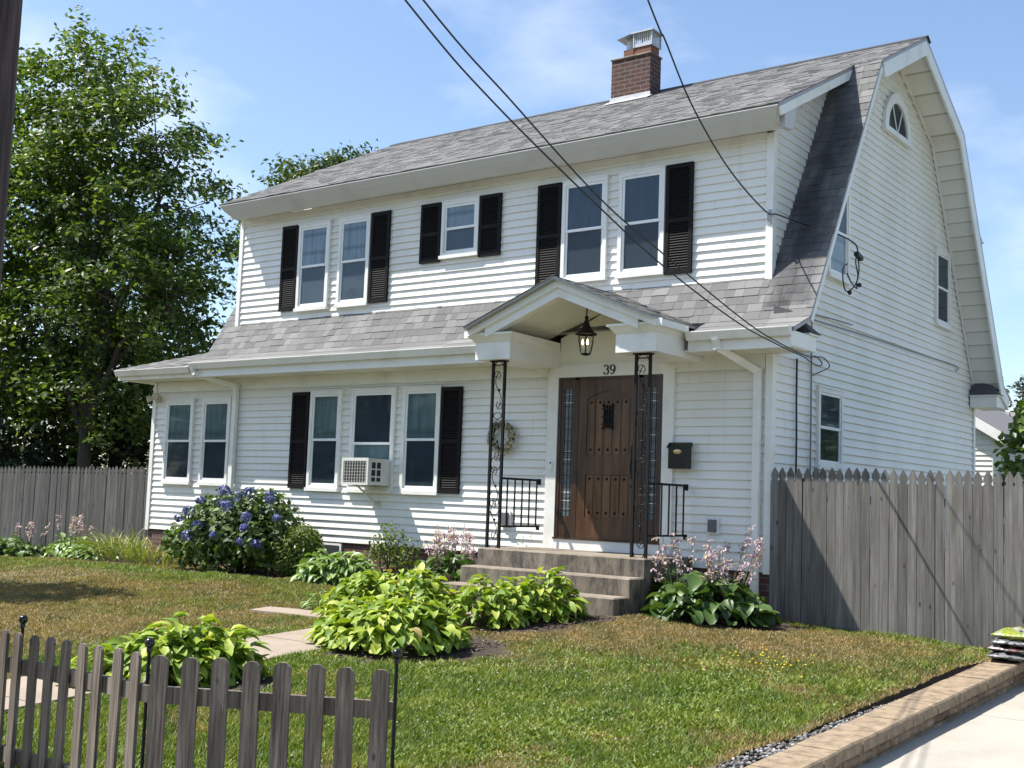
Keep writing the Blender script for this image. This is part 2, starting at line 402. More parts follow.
    def build(s, name, mat, parent=None, smooth=False, org=None):
        me = bpy.data.meshes.new(name)
        if org is None and parent is not None: org = Vector(parent['_o'])
        o0 = Vector(org) if org is not None else Vector((0, 0, 0))
        me.from_pydata([tuple(Vector(p) - o0) for p in s.v], [], s.f)
        bm = bmesh.new(); bm.from_mesh(me); bmesh.ops.recalc_face_normals(bm, faces=bm.faces); bm.to_mesh(me); bm.free()
        return link(name, me, mat, parent, smooth, o0)
ORG = {}
def link(name, me, mat, parent, smooth, o0):
    if mat: me.materials.append(MATS[mat])
    if smooth:
        me.polygons.foreach_set('use_smooth', [True] * len(me.polygons))
    o = bpy.data.objects.new(name, me); COL.objects.link(o)
    if parent is not None: o.parent = parent          # part shares its thing's origin
    else: o.location = o0
    o['_o'] = tuple(o0)
    return o
def thing(name, loc, label, cat, group=None):
    o = bpy.data.objects.new(name, None); COL.objects.link(o); o.location = loc; o['_o'] = tuple(loc)
    o.empty_display_size = .2
    return tag(o, label, cat, group)
def tag(o, label=None, cat=None, group=None, kind=None):
    if label: o['label'] = label
    if cat: o['category'] = cat
    if group: o['group'] = group
    if kind: o['kind'] = kind
    return o
def npmesh(name, V, F, mat, parent=None, org=(0, 0, 0), smooth=False, attrs=None):
    """V (n,3) local coordinates; F (m,k) faces all the same size"""
    me = bpy.data.meshes.new(name)
    V = np.asarray(V, np.float32); F = np.asarray(F, np.int32); m, k = F.shape
    me.vertices.add(len(V)); me.vertices.foreach_set('co', V.ravel())
    me.loops.add(m * k); me.loops.foreach_set('vertex_index', F.ravel())
    me.polygons.add(m); me.polygons.foreach_set('loop_start', np.arange(m, dtype=np.int32) * k)
    me.polygons.foreach_set('loop_total', np.full(m, k, np.int32))
    me.update(calc_edges=True); me.validate()
    for nm, arr in (attrs or {}).items():
        a = me.attributes.new(nm, 'FLOAT', 'POINT'); a.data.foreach_set('value', np.asarray(arr, np.float32))
    return link(name, me, mat, parent, smooth, Vector(org))

# ---------------------------------------------------------------- terrain
def vnoise(x, y, seed=0):
    x = np.asarray(x, float); y = np.asarray(y, float)
    xi = np.floor(x); yi = np.floor(y); fx = x - xi; fy = y - yi
    fx = fx * fx * (3 - 2 * fx); fy = fy * fy * (3 - 2 * fy)
    def h(a, b):
        v = np.sin(a * 127.1 + b * 311.7 + seed * 74.7) * 43758.5453
        return v - np.floor(v)
    return (h(xi, yi) * (1 - fx) + h(xi + 1, yi) * fx) * (1 - fy) + (h(xi, yi + 1) * (1 - fx) + h(xi + 1, yi + 1) * fx) * fy
def fbm(x, y, seed=0):
    return (vnoise(x, y, seed) * .5 + vnoise(x * 2.1, y * 2.1, seed + 1) * .3 + vnoise(x * 4.3, y * 4.3, seed + 2) * .2)
def gz(x, y):
    x = np.asarray(x, float); y = np.asarray(y, float)
    z = -.36 - .064 * np.maximum(0, -1.8 - y)
    z = z - .035 * np.maximum(0, x + 1) - .03 * np.maximum(0, -8 - x)
    z = np.maximum(z, -.97)
    z = np.where(y > 1.5, np.minimum(z, -.40), z)
    return z
def gz1(x, y): return float(gz(x, y))
def wall_top(y): return -.49 + .0367 * (y + .74)
# mulch beds: (x, y, rx, ry)
BEDS = [(-1.55, -4.5, .95, .95), (-2.7, -3.3, .8, .75), (-1.5, -2.75, .6, .75), (-1.25, -2.1, .5, .5), (-.3, -.7, 1.0, .85),
        (-5.0, -.75, 1.6, .75), (-8.0, -.8, 1.5, 1.0), (-1.95, -6.75, .8, .65), (-6.0, -1.0, .9, .6), (-15.5, .7, 3.2, .6), (-12.6, .2, 1.2, .7)]
def soilmask(x, y):
    m = np.zeros_like(np.asarray(x, float))
    w = (fbm(np.asarray(x) * 2.2, np.asarray(y) * 2.2, 9) - .5) * .7
    for bx, by, rx, ry in BEDS:
        d = np.hypot((x - bx) / rx, (y - by) / ry) + w
        m = np.maximum(m, np.clip((1.0 - d) * 5, 0, 1))
    return m
def path_x(y):
    """left and right edge of the walk at y"""
    k = np.clip((-2.1 - np.asarray(y, float)) / 3.4, 0, 1)
    return -2.86 - .24 * k, -1.93 - .17 * k
def drymask(x, y):
    x = np.asarray(x, float); y = np.asarray(y, float)
    n = fbm(x * .75, y * 1.1, 3); n2 = fbm(x * 3.1, y * 3.1, 5)
    # trampled dry band near the steps on the right, green foreground, mostly dry left lawn
    right = 1.12 / (1 + np.exp(-(y + 3.55 + (n - .5) * 2.2 - .38 * np.clip(x, -1, 3)) * 3.0))
    right = right * np.clip(1.2 - .42 * np.maximum(0, x - .9), .35, 1) * np.clip((.0 - y) * 1.3, .1, 1)
    left = .90 + (n - .5) * 1.6
    left = left - .6 * np.exp(-((y + 1.9 + .10 * (x + 7)) / .55) ** 2)
    left = np.where((x > -4.4) & (y < -3), left - .55 * np.clip((x + 4.4) / .6, 0, 1), left)
    s = np.clip((x + 3.2) / .5, 0, 1)
    fg = np.clip((fbm(x * 1.3, y * 1.3, 14) - .61) * 3.0, 0, .6) + np.clip((fbm(x * 6.5, y * 6.5, 15) - .66) * 3.0, 0, .5)
    fringe = np.clip(1 - (edge_x(y) - x) / .16, 0, 1) * (x > 1.5)
    right = np.maximum(np.maximum(right, fg), fringe)
    d = left * (1 - s) + right * s + (n2 - .5) * .40
    return np.clip(d, 0, 1)
def edge_x(y): return 2.45 + .058 * np.clip(np.asarray(y, float) + 6, 0, 4.6) + .07 * (vnoise(np.asarray(y) * 2.3, 0.5, 4) - .5)

def build_lawn():
    xs = np.concatenate([np.linspace(-70, -19, 18), np.arange(-18.5, 2.18, .13), [2.29, 2.36, 2.41, 2.45]])
    ys = np.concatenate([[-9.75], np.arange(-9.6, 2.2, .13), np.linspace(2.6, 90, 30)])
    X, Y = np.meshgrid(xs, ys)
    sh = edge_x(Y) - 2.45
    X = np.where(X > 1.8, X + sh * (X - 1.8) / .65, X)
    Z = gz(X, Y) + (fbm(X * 1.3, Y * 1.3, 2) - .5) * .07 * (np.abs(X) < 30)
    n, m = X.shape
    V = np.stack([X, Y, Z], -1).reshape(-1, 3)
    idx = np.arange(n * m).reshape(n, m)
    F = np.stack([idx[:-1, :-1], idx[:-1, 1:], idx[1:, 1:], idx[1:, :-1]], -1).reshape(-1, 4)
    o = npmesh('lawn', V, F, 'lawn_soil', attrs={'dry': drymask(V[:, 0], V[:, 1]) * (V[:, 1] < 1.5), 'soil': soilmask(V[:, 0], V[:, 1])})
    tag(o, 'front lawn of patchy dry and green grass around the white house', 'lawn', kind='structure')
    # cut soil edge and gravel trench beside the retaining wall
    yy = np.arange(-9.7, .05, .1); rows = []
    for y in yy:
        ex = float(edge_x(y)); z = gz1(ex, y); w = wall_top(y)
        rows.append([(ex - .012, y, z - .002), (ex + .02 + .02 * random.random(), y, z - .07), (ex + .05, y, min(z - .11, w - .055)), (2.72, y, w - .06)])
    V = np.array(rows).reshape(-1, 3); n = len(yy); idx = np.arange(n * 4).reshape(n, 4)
    F = np.stack([idx[:-1, :-1], idx[:-1, 1:], idx[1:, 1:], idx[1:, :-1]], -1).reshape(-1, 4)
    o = npmesh('soil_edge', V, F, 'lawn_soil', attrs={'dry': np.zeros(len(V)), 'soil': np.ones(len(V))})
    tag(o, 'dark cut soil edge between lawn and block wall', 'soil', kind='structure')
build_lawn()

g = MB(); g.box(-400, 400, -400, 600, -1.6, -1.45)
tag(g.build('ground', 'lawn_soil'), 'flat ground beyond the garden', 'ground', kind='structure')
# driveway, sloping down to the street
def drive_z(y): return min(max(-.70 + .031 * (y + .75), -.96), -.62)
g = MB()
dj = [14.0, 9.5, 5.0, .05, -2.6, -5.6, -8.6]  # rear rows and outer strip added unseen, bouncing warm light onto the gable
for i in range(len(dj) - 1):
    for (xa, xb) in ((2.98, 5.4), (5.412, 8.2), (8.212, 11.5)):
        ya, yb = dj[i] - .006, dj[i + 1] + .006
        g.prism([(xa, ya, drive_z(ya)), (xa, yb, drive_z(yb)), (xa, yb, -1.3), (xa, ya, -1.3)], (xb - xa, 0, 0))
g.box(2.98, 11.5, -9.75, -8.6, -1.3, -.962)
tag(g.build('driveway', 'drive_concrete'), 'pale concrete driveway below the block wall, with unseen slabs added to bounce light', 'driveway', kind='structure')
g = MB(); g.box(2.98, 11.5, -9.7, 14, -1.32, -1.01)
tag(g.build('driveway_base', 'gravel'), 'bed under the driveway slabs', 'driveway', kind='structure')
g = MB()
for i in range(22):
    x = -19 + i * 1.5
    g.box(x, x + 1.488, -11.3, -9.8, -1.3, -.955)
tag(g.build('sidewalk', 'drive_concrete'), 'concrete sidewalk along the street', 'sidewalk', kind='structure')
g = MB(); g.box(-60, 60, -24, -11.45, -1.4, -1.08)
tag(g.build('road', 'asphalt'), 'asphalt street in front of the house', 'road', kind='structure')
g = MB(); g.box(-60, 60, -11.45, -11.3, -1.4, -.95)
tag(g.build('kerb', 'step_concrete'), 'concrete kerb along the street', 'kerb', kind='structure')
# garden walk, in slabs
g = MB()
ye = [-2.05, -3.5, -5.0, -6.5, -8.0, -9.75]
for a, b in zip(ye[:-1], ye[1:]):
    a -= .008; b += .008
    (la, ra), (lb, rb) = path_x(a), path_x(b)
    za, zb = gz1(-2.4, a) + .025, gz1(-2.4, b) + .025
    top = [(float(la), a, za), (float(ra), a, za), (float(rb), b, zb), (float(lb), b, zb)]
    g.prism(top, (0, 0, -.2))
# the narrow spur going left from the walk
g.prism([(-3.02, -3.4, gz1(-3, -3.4) + .02), (-3.02, -3.75, gz1(-3, -3.75) + .02), (-4.6, -3.85, gz1(-4.6, -3.85) + .02), (-4.6, -3.55, gz1(-4.6, -3.55) + .02)], (0, 0, -.15))
tag(g.build('walkway', 'path_concrete'), 'tan concrete walk leading to the front steps', 'path', kind='structure')

# ---------------------------------------------------------------- retaining wall, gravel
rw = thing('retaining_wall', (2.85, -5, -1.0), 'low tan block retaining wall with split face between lawn and driveway', 'wall')
y = -9.7; capm = None
while y < -.35:
    L = random.choice((.24, .34, .44, .44)) + random.uniform(-.01, .01)
    y1 = min(y + L, -.35)
    j = random.uniform(-.006, .006); dz = random.uniform(-.003, .003)
    b = MB(); z0, z1 = wall_top(y), wall_top(y1)
    xa, xb = 2.70 + j, 3.005 + j
    c = .012
    vs = []
    for (yy, zz) in ((y + .006, z0), (y1 - .006, z1)):
        zz += dz
        vs += [(xa, yy, zz - .085), (xa, yy, zz - c), (xa + c, yy, zz), (xb - c, yy, zz), (xb, yy, zz - c), (xb + .004, yy, zz - .085)]
    b.add(vs, [(0, 1, 7, 6), (1, 2, 8, 7), (2, 3, 9, 8), (3, 4, 10, 9), (4, 5, 11, 10), (5, 0, 6, 11), (0, 5, 4, 3, 2, 1), (6, 7, 8, 9, 10, 11)])
    b.build('cap_stone', 'block_cap', rw)
    y = y1
b = MB()
for row in range(2):
    y = -9.7 - .1 * row
    while y < -.37:
        L = random.choice((.2, .3, .4)); y1 = min(y + L, -.37)
        n = max(2, int((y1 - y) / .05)); j = random.uniform(-.008, .004)
        zt0, zt1 = -.088 - .085 * row, -.088 - .085 * row - .083
        vs = []; fs = []
        for i in range(n + 1):
            yy = y + .002 + (y1 - y - .004) * i / n
            w = wall_top(yy)
            e = 0 if i in (0, n) else 1
            xo = 2.985 + j
            vs += [(2.71, yy, w + zt0), (xo - .012, yy, w + zt0), (xo + e * random.uniform(0, .022), yy, w + zt0 - .025), (xo + e * random.uniform(0, .024), yy, w + zt1 + .022), (xo - .010, yy, w + zt1), (2.71, yy, w + zt1)]
        for i in range(n):
            for k in range(6): fs.append((i * 6 + k, i * 6 + (k + 1) % 6, i * 6 + 6 + (k + 1) % 6, i * 6 + 6 + k))
        fs += [(0, 1, 2, 3, 4, 5), tuple(n * 6 + k for k in range(6))]
        b.add(vs, fs); y = y1
b.build('block_course', 'block_face', rw)

def stones(name, pts, smin, smax, mat, flat=.6, seed=3):
    rg = np.random.default_rng(seed)
    base = np.array([(1, 0, 0), (-1, 0, 0), (0, 1, 0), (0, -1, 0), (0, 0, 1), (0, 0, -1)], float)
    tri = np.array([(0, 2, 4), (2, 1, 4), (1, 3, 4), (3, 0, 4), (2, 0, 5), (1, 2, 5), (3, 1, 5), (0, 3, 5)])
    n = len(pts); s = rg.uniform(smin, smax, (n, 1, 1))
    V = base[None] * rg.uniform(.6, 1.2, (n, 6, 1)) * s
    a = rg.uniform(0, 6.28, n); c, d = np.cos(a), np.sin(a)
    X = V[:, :, 0] * c[:, None] - V[:, :, 1] * d[:, None]; Y = V[:, :, 0] * d[:, None] + V[:, :, 1] * c[:, None]
    V = np.stack([X, Y, V[:, :, 2] * flat], -1) + np.asarray(pts)[:, None, :]
    F = (tri[None] + (np.arange(n) * 6)[:, None, None]).reshape(-1, 3)
    return npmesh(name, V.reshape(-1, 3), F, mat)
pts = []
for i in range(2600):
    y = random.uniform(-9.5, -3.4) if random.random() < .8 else random.uniform(-9.5, -1.0)
    ex = float(edge_x(y)); x = random.uniform(ex + .03, 2.71)
    pts.append((x, y, wall_top(y) - .055 + random.uniform(-.01, .015)))
tag(stones('gravel', pts, .008, .03, 'gravel'), 'grey white gravel in the trench behind the block wall', 'gravel', kind='stuff')
pts = []
while len(pts) < 4200:
    bx, by, rx, ry = random.choice(BEDS)
    x, y = random.gauss(bx, rx * .6), random.gauss(by, ry * .6)
    if float(soilmask(x, y)) > .4 and y < 1.2 and not (-3.5 < x < -1.0 and y > -1.85): pts.append((x, y, gz1(x, y) + .012))
tag(stones('mulch', pts, .008, .026, 'mulch_chip', .4, 5), 'dark brown mulch chips under the bedding plants', 'mulch', kind='stuff')

# ---------------------------------------------------------------- grass
def build_grass():
    rg = np.random.default_rng(21)
    chunks = []
    def sample(n, x0, x1, y0, y1): chunks.append(np.stack([rg.uniform(x0, x1, n), rg.uniform(y0, y1, n)], -1))
    sample(150000, -3.2, 2.55, -9.3, -5.0)
    sample(130000, -3.2, 2.8, -5.0, 0.1)
    sample(120000, -9, -3.0, -7.0, -1.0)
    sample(50000, -18, -9, -4.5, 1.5)
    sample(60000, -12, -3.2, -9.6, -6.6)
    P = np.concatenate(chunks)
    x, y = P[:, 0], P[:, 1]
    lx, rx = path_x(y)
    k = (x < edge_x(y) + .015) & ~((x > lx - .01) & (x < rx + .01) & (y < -2)) & ~((x > -3.6) & (x < -.9) & (y > -1.85))
    k &= ~((y > -.05) & (x > -12)) & ~((x < -3.0) & (x > -4.62) & (y > -3.86) & (y < -3.42))
    k &= rg.uniform(0, 1, len(x)) > soilmask(x, y) * 1.05
    # the view's left edge
    P = P[k]; x, y = P[:, 0], P[:, 1]; n = len(P)
    dry = drymask(x, y)
    hgt = rg.uniform(.022, .05, n) * (1.15 - .45 * dry) * (.75 + .6 * fbm(x * 1.7, y * 1.7, 8))
    near = np.hypot(x - 6, y + 13)
    w = .0026 + .00042 * near
    clo = fbm(x * 1.9, y * 1.9, 17)
    wide = (rg.uniform(0, 1, n) < np.clip((clo - .36) * 3.0, .08, .8)) & (dry < .5) & (x > -3.5)         # clover and plantain leaves
    w = np.where(wide, w * 2.7, w); hgt = np.where(wide, hgt * .62, hgt)
    a = rg.uniform(0, 6.283, n); ln = np.where(wide, rg.uniform(.8, 1.8, n), rg.uniform(.3, 1.3, n)) * hgt; la = rg.uniform(0, 6.283, n)
    z = gz(x, y) + (fbm(x * 1.3, y * 1.3, 2) - .5) * .07 - .004
    dx, dy = np.cos(a) * w, np.sin(a) * w
    V = np.empty((n, 3, 3))
    V[:, 0] = np.stack([x - dx, y - dy, z], -1); V[:, 1] = np.stack([x + dx, y + dy, z], -1)
    V[:, 2] = np.stack([x + np.cos(la) * ln, y + np.sin(la) * ln, z + hgt], -1)
    F = np.arange(n * 3).reshape(n, 3)
    o = npmesh('grass', V.reshape(-1, 3), F, 'grass_blades', attrs={'dry': np.repeat(dry, 3)})
    tag(o, 'short mown grass, green in front and straw brown near the steps', 'grass', kind='stuff')
    def blooms(name, mat, n, cx, cy, sx, sy, s, label):
        pts = []
        while len(pts) < n:
            px, py = rg.normal(cx, sx), rg.normal(cy, sy)
            if px > 2.4 or (float(path_x(py)[1]) > px): continue
            pts.append((px, py, gz1(px, py) + rg.uniform(.03, .06)))
        tag(stones(name, pts, s * .7, s * 1.2, mat, .7, 4), label, 'flowers', kind='stuff')
    blooms('clover_flower', 'clover_petal', 230, .1, -5.0, 1.1, 1.4, .008, 'tiny white clover blossoms scattered in the green lawn')
    blooms('dandelion_flower', 'yellow_petal', 40, 1.35, -2.9, .28, .3, .014, 'small yellow flowers clustered in the right lawn')
build_grass()

# ================================================================ HOUSE
H = thing('house', (-6, 4, -.4), 'two storey white clapboard house with grey gambrel roof, black shutters and front porch', 'house')
def P(mb, name, mat, parent=None, smooth=False): return mb.build(name, mat, parent or H, smooth)
D = 8.25; YR = D / 2; ZR = 7.94; YB = 2.25; ZB = 6.98; KU = (ZR - ZB) / (YR - YB); KL = 1.67
XL = -11.905; XM = -10.05; XO = .486; ZS = .139; XD0, XD1 = -10.14, -.163; YD = .29
def yl(z): return .29 + (z - 3.708) / KL          # front lower slope
def yu(z): return YR - (ZR - z) / KU              # front upper slope
def zu(y): return ZR - KU * abs(YR - y)

def siding(mb, fn, lim, z0, z1, ex=.108):
    """fn(u, n, z) -> 3D; lim(z) -> (u0, u1)"""
    z = z0
    while z < z1 - .005:
        zt = min(z + ex, z1)
        (a0, a1), (b0, b1) = lim(z), lim(zt)
        if a1 - a0 > .02:
            if b1 < b0: b0 = b1 = (b0 + b1) / 2
            cuts = [max(a0, b0) + random.uniform(.6, 3.6)]
            while cuts[-1] < min(a1, b1) - .6: cuts.append(cuts[-1] + random.choice((3.66, 3.66, 2.4)))
            cuts = [c for c in cuts if c < min(a1, b1) - .5]
            for i in range(len(cuts) + 1):
                p0, q0 = (a0, b0) if i == 0 else (cuts[i - 1], cuts[i - 1])
                p1, q1 = (a1, b1) if i == len(cuts) else (cuts[i] - .0015, cuts[i] - .0015)
                j = random.uniform(-.0022, .0012); dz = random.uniform(-.0018, .0018)
                nb, nt = .002 + j, -.022
                vs = [fn(p0, -.030, z + dz), fn(p1, -.030, z + dz), fn(p0, nb, z + dz), fn(p1, nb, z + dz), fn(p0, nb - .001, z + .008), fn(p1, nb - .001, z + .008), fn(q0, nt, zt + .002), fn(q1, nt, zt + .002)]
                mb.add(vs, [(0, 1, 3, 2), (2, 3, 5, 4), (4, 5, 7, 6)])
        z = zt
FR = lambda u, n, z: (u, -n, z)
DF = lambda u, n, z: (u, YD - n, z)
GR = lambda u, n, z: (n, u, z)
CH = lambda u, n, z: (XD1 + n, u, z)
m = MB(); siding(m, FR, lambda z: (XL, 0), ZS, 2.55)
P(m, 'front_wall', 'vinyl_siding')
m = MB(); siding(m, DF, lambda z: (XD0, XD1), 3.70, 5.56)
P(m, 'dormer_wall', 'vinyl_siding')
def glim(z):
    lo = 0 if z < 3.2 else (yl(z) + .03 if z < ZB else yu(z) + .03)
    lo = max(lo, 0); return (lo, D - lo)
m = MB(); siding(m, GR, glim, ZS, 7.86)
P(m, 'gable_wall', 'vinyl_siding')
def clim(z):
    y1 = yl(z); y0 = YD if z < 5.86 else yu(z + .07)
    return (max(YD, y0), y1)
m = MB(); siding(m, CH, clim, 3.73, 6.9)
P(m, 'dormer_cheek', 'vinyl_siding')
m = MB()                                            # unseen sides: left end, rear, core
m.box(XL, XL + .02, 0.02, 3.6, ZS, 2.7); m.box(XL, XM, 3.6, 3.62, ZS, 2.7)
m.box(XM, 0 - .02, D - .02, D, ZS, 3.0)
m.prism([(XM, .02, 2.6), (XM, D, 2.6), (XM, D, 3.1), (XM, D - YB, ZB - .1), (XM, YR, ZR - .1), (XM, YB, ZB - .1), (XM, .02, 3.1)], (.02, 0, 0))
m.box(XM, XM + .02, 3.6, D, ZS, 2.6)
m.box(XD0, XD0 + .02, YD + .02, 2.2, 3.4, 5.7)
P(m, 'side_wall', 'vinyl_siding')
# frieze, corner boards, porch wall panel
def B_(*a, name='corner_board', mat='white_trim'):
    q = MB(); q.box(*a); return P(q, name, mat)
B_(XL + .09, -3.22, -.004, .02, 2.551, 2.73, name='frieze_board'); B_(-1.30, -.09, -.004, .02, 2.551, 2.73, name='frieze_board')
B_(XL - .012, XL + .08, -.014, .018, ZS - .02, 2.728)
m = MB(); m.prism([(-.078, -.014, ZS - .02), (.014, -.014, ZS - .02), (.014, .085, ZS - .02), (-.001, .085, ZS - .02), (-.001, .018, ZS - .02), (-.078, .018, ZS - .02)], (0, 0, 2.728 - ZS + .02)); P(m, 'corner_board', 'white_trim')
B_(-.001, .014, D - .08, D + .01, ZS - .02, 2.9)
B_(XD0 - .012, XD0 + .075, YD - .014, YD + .02, 3.66, 5.56)
m = MB(); m.prism([(XD1 - .08, YD - .014, 3.63), (XD1 + .014, YD - .014, 3.63), (XD1 + .014, YD + .09, 3.79), (XD1 - .001, YD + .09, 3.79), (XD1 - .001, YD + .02, 3.66), (XD1 - .08, YD + .02, 3.66)], (0, 0, 1.90)); P(m, 'corner_board', 'white_trim')
B_(XD0 + .077, XD1 - .082, YD - .008, YD + .02, 5.47, 5.558, name='frieze_board')
m = MB(); m.box(XL + .02, -.02, .03, .2, -.62, ZS + .02); m.box(-.2, -.03, .2, D - .05, -.62, ZS + .02)
m.box(XL + .03, XL + .2, .2, 3.5, -.62, ZS + .02)
P(m, 'foundation', 'foundation_brick')
# basement window beside the hosta
m = MB(); m.box(-7.72, -7.04, .0, .03, -.16, .115)
w = P(m, 'basement_window', 'white_trim')
m = MB(); m.box(-7.68, -7.08, -.006, .0, -.12, .085); P(m, 'pane', 'dark_interior', w)

# ---- shingles
def shingles(mb, org, ud, vd, u0, u1, v0, v1, ex=.14, keep=None, wr=(.10, .24)):
    org, ud, vd = Vector(org), Vector(ud), Vector(vd); nn = ud.cross(vd).normalized()
    if nn.z < 0: nn = -nn
    v = v0
    while v < v1 - .02:
        ve = min(v + ex * 1.02, v1); u = u0 - random.uniform(0, .2)
        while u < u1:
            w = random.uniform(*wr); a, b = max(u, u0), min(u + w, u1); u += w
            if b - a < .02: continue
            if keep and not keep((a + b) / 2, v + ex / 2, b - a): continue
            g = .0015; th = random.choice((.005, .006, .010)); dj = random.choice((0, 0, -.012)) if v > v0 else 0
            p = lambda uu, vv, h: org + ud * uu + vd * vv + nn * h
            vs = [p(a + g, v + dj, -.004), p(b - g, v + dj, -.004), p(a + g, v + dj, th), p(b - g, v + dj, th), p(a + g, ve, .0015), p(b - g, ve, .0015), p(a + g, ve, -.006), p(b - g, ve, -.006)]
            mb.add(vs, [(0, 1, 3, 2), (2, 3, 5, 4), (0, 2, 4, 6), (1, 7, 5, 3)])
        v += ex
EY, EZ = -.50, 2.955                                # flared eave edge
FY, FZ = -.05, 3.14
PX0, PX1 = -3.66, -.86                              # porch cuts the eave
ly = math.hypot(YB - FY, ZB - FZ); lu = math.hypot(YR - YB, ZR - ZB)
m = MB()
prof = [(FY, FZ), (YB, ZB), (YR, ZR), (D - YB, ZB), (D - FY, FZ), (D - EY, EZ)]
m.strip(-10.45, XO, prof[:2], -.05, -.005)
m.strip(-10.2, XO, [(YB, ZB), (YR, ZR), (D - YB, ZB), (D - FY, FZ), (D - EY, EZ)], -.05, -.005)
m.strip(-10.2, .10, [(-.15, zu(-.15) - .002), (YB, ZB - .002)], -.05, -.006)
m.strip(-10.2, .10, [(D - YB, ZB - .002), (D + .15, zu(-.15) - .002)], -.07, -.006)
m.strip(-10.45, PX0, [(EY, EZ), (FY, FZ)], -.05, -.005); m.strip(PX1, XO, [(EY, EZ), (FY, FZ)], -.05, -.005)
roof = P(m, 'roof', 'drip_edge')
m = MB()
dl = Vector((0, YB - FY, ZB - FZ)).normalized(); du = Vector((0, YR - YB, ZR - ZB)).normalized()
def keep_low(u, v, w):
    z = FZ + dl.z * v
    return u > XD1 - .01 or u < XD0 + .05 or z < 3.72
shingles(m, (0, FY, FZ), (1, 0, 0), dl, XD1, XO + .012, 0, ly, .13)
shingles(m, (0, FY, FZ), (1, 0, 0), dl, -10.46, XD1, 0, .80, .13, lambda u, v, w: FZ + dl.z * v < 3.80)
shingles(m, (0, FY, FZ), (1, 0, 0), dl, -10.46, XD0, .78, ly, .13)
fl = Vector((0, FY - EY, FZ - EZ)).normalized()
for a, b in ((-10.46, PX0), (PX1, XO + .012)): shingles(m, (0, EY - .02, EZ - .008), (1, 0, 0), fl, a, b, 0, .5, .25, None, (.9, 1.0))
vb = math.hypot(YB + .15, KU * (YB + .15))
shingles(m, (0, -.17, zu(-.17)), (1, 0, 0), du, -10.22, .115, 0, vb + .02, .14)
shingles(m, (0, YB, ZB), (1, 0, 0), du, -10.22, XO + .012, 0, lu, .14)
P(m, 'shingle', 'asphalt_shingle', roof)
m = MB()
x = -10.22
while x < XO + .01:
    x1 = min(x + .3, XO + .015)
    m.prism([(x, YR - .13, ZR - .05), (x, YR, ZR + .022), (x, YR + .13, ZR - .05), (x, YR + .13, ZR - .062), (x, YR, ZR + .008), (x, YR - .13, ZR - .062)], (x1 - x + .01, 0, 0)); x = x1
P(m, 'ridge_cap', 'ridge_black', roof)
# sunroom hip roof
SX, SY, SZ = -12.3, -.58, 2.90; k = .35
hx = 1.8
A = (SX, SY, SZ); B = (XM, SY, SZ); C = (XM, SY + hx, SZ + k * hx); E = (SX + hx, SY + hx, SZ + k * hx); Fp = (SX, 4.0, SZ); G = (SX + hx, 2.4, SZ + k * hx); I = (XM, 2.4, SZ + k * hx); J = (XM, 4.2, SZ)
m = MB(); m.add([A, B, C, E, Fp, G, I, J], [(0, 1, 2, 3), (0, 3, 5, 4), (4, 5, 6, 7), (3, 2, 6, 5), (0, 4, 7, 1)])
sr = P(m, 'sunroom_roof', 'drip_edge')
m = MB()
sv = Vector((0, 1, k)).normalized()
for i in range(13):
    v = i * .14; y0 = v * sv.y
    shingles(m, (0, SY, SZ + .006), (1, 0, 0), sv, SX + y0, XM - .38, v, v + .14, .14)
P(m, 'shingle', 'asphalt_shingle', sr)
# ---- eaves: soffit, fascia, rakes
m = MB()
for a, b in ((-10.45, PX0 + .05), (PX1 - .05, .44)):
    m.box(a, b, -.50, -.004, 2.731, 2.745)
m.box(SX + .05, -10.452, -.50, -.004, 2.735, 2.748); m.box(SX + .05, XL - .013, -.004, 3.9, 2.735, 2.748)
m.box(XD0 - .04, .03, .03, YD - .015, 5.561, 5.575)
P(m, 'soffit', 'cream_soffit')
m = MB(); m.strip(.016, XO - .03, [(FY + .1, FZ + .167), (YB, ZB), (YR, ZR), (D - YB, ZB), (D - FY, FZ)], -.135, -.12)
P(m, 'gable_soffit', 'panel_soffit')
m = MB()
for a, b in ((-10.45, PX0), (PX1, .45)):
    m.box(a, b, -.512, -.50, 2.725, 2.94)
m.box(SX + .03, -10.452, -.515, -.50, 2.73, 2.90); m.box(SX + .035, SX + .05, -.50, 3.9, 2.73, 2.89)
m.strip(XO - .028, XO, [(YB + .05, ZB + .0256), (YR, ZR), (D - YB, ZB), (D - FY, FZ), (D - EY - .1, EZ + .02)], -.25, -.052)
m.strip(XO - .028, XO - .004, [(FY, FZ), (YB - .03, ZB - .05)], -.12, -.052)
m.strip(.085, .104, [(-.15, zu(-.15)), (YB - .02, ZB - .01)], -.16, -.052)
m.strip(.001, .03, [(YR, ZR - .14), (D - YB - .07, ZB - .11), (D - FY - .1, FZ - .02)], -.075, -.01)
P(m, 'rake_board', 'white_trim')
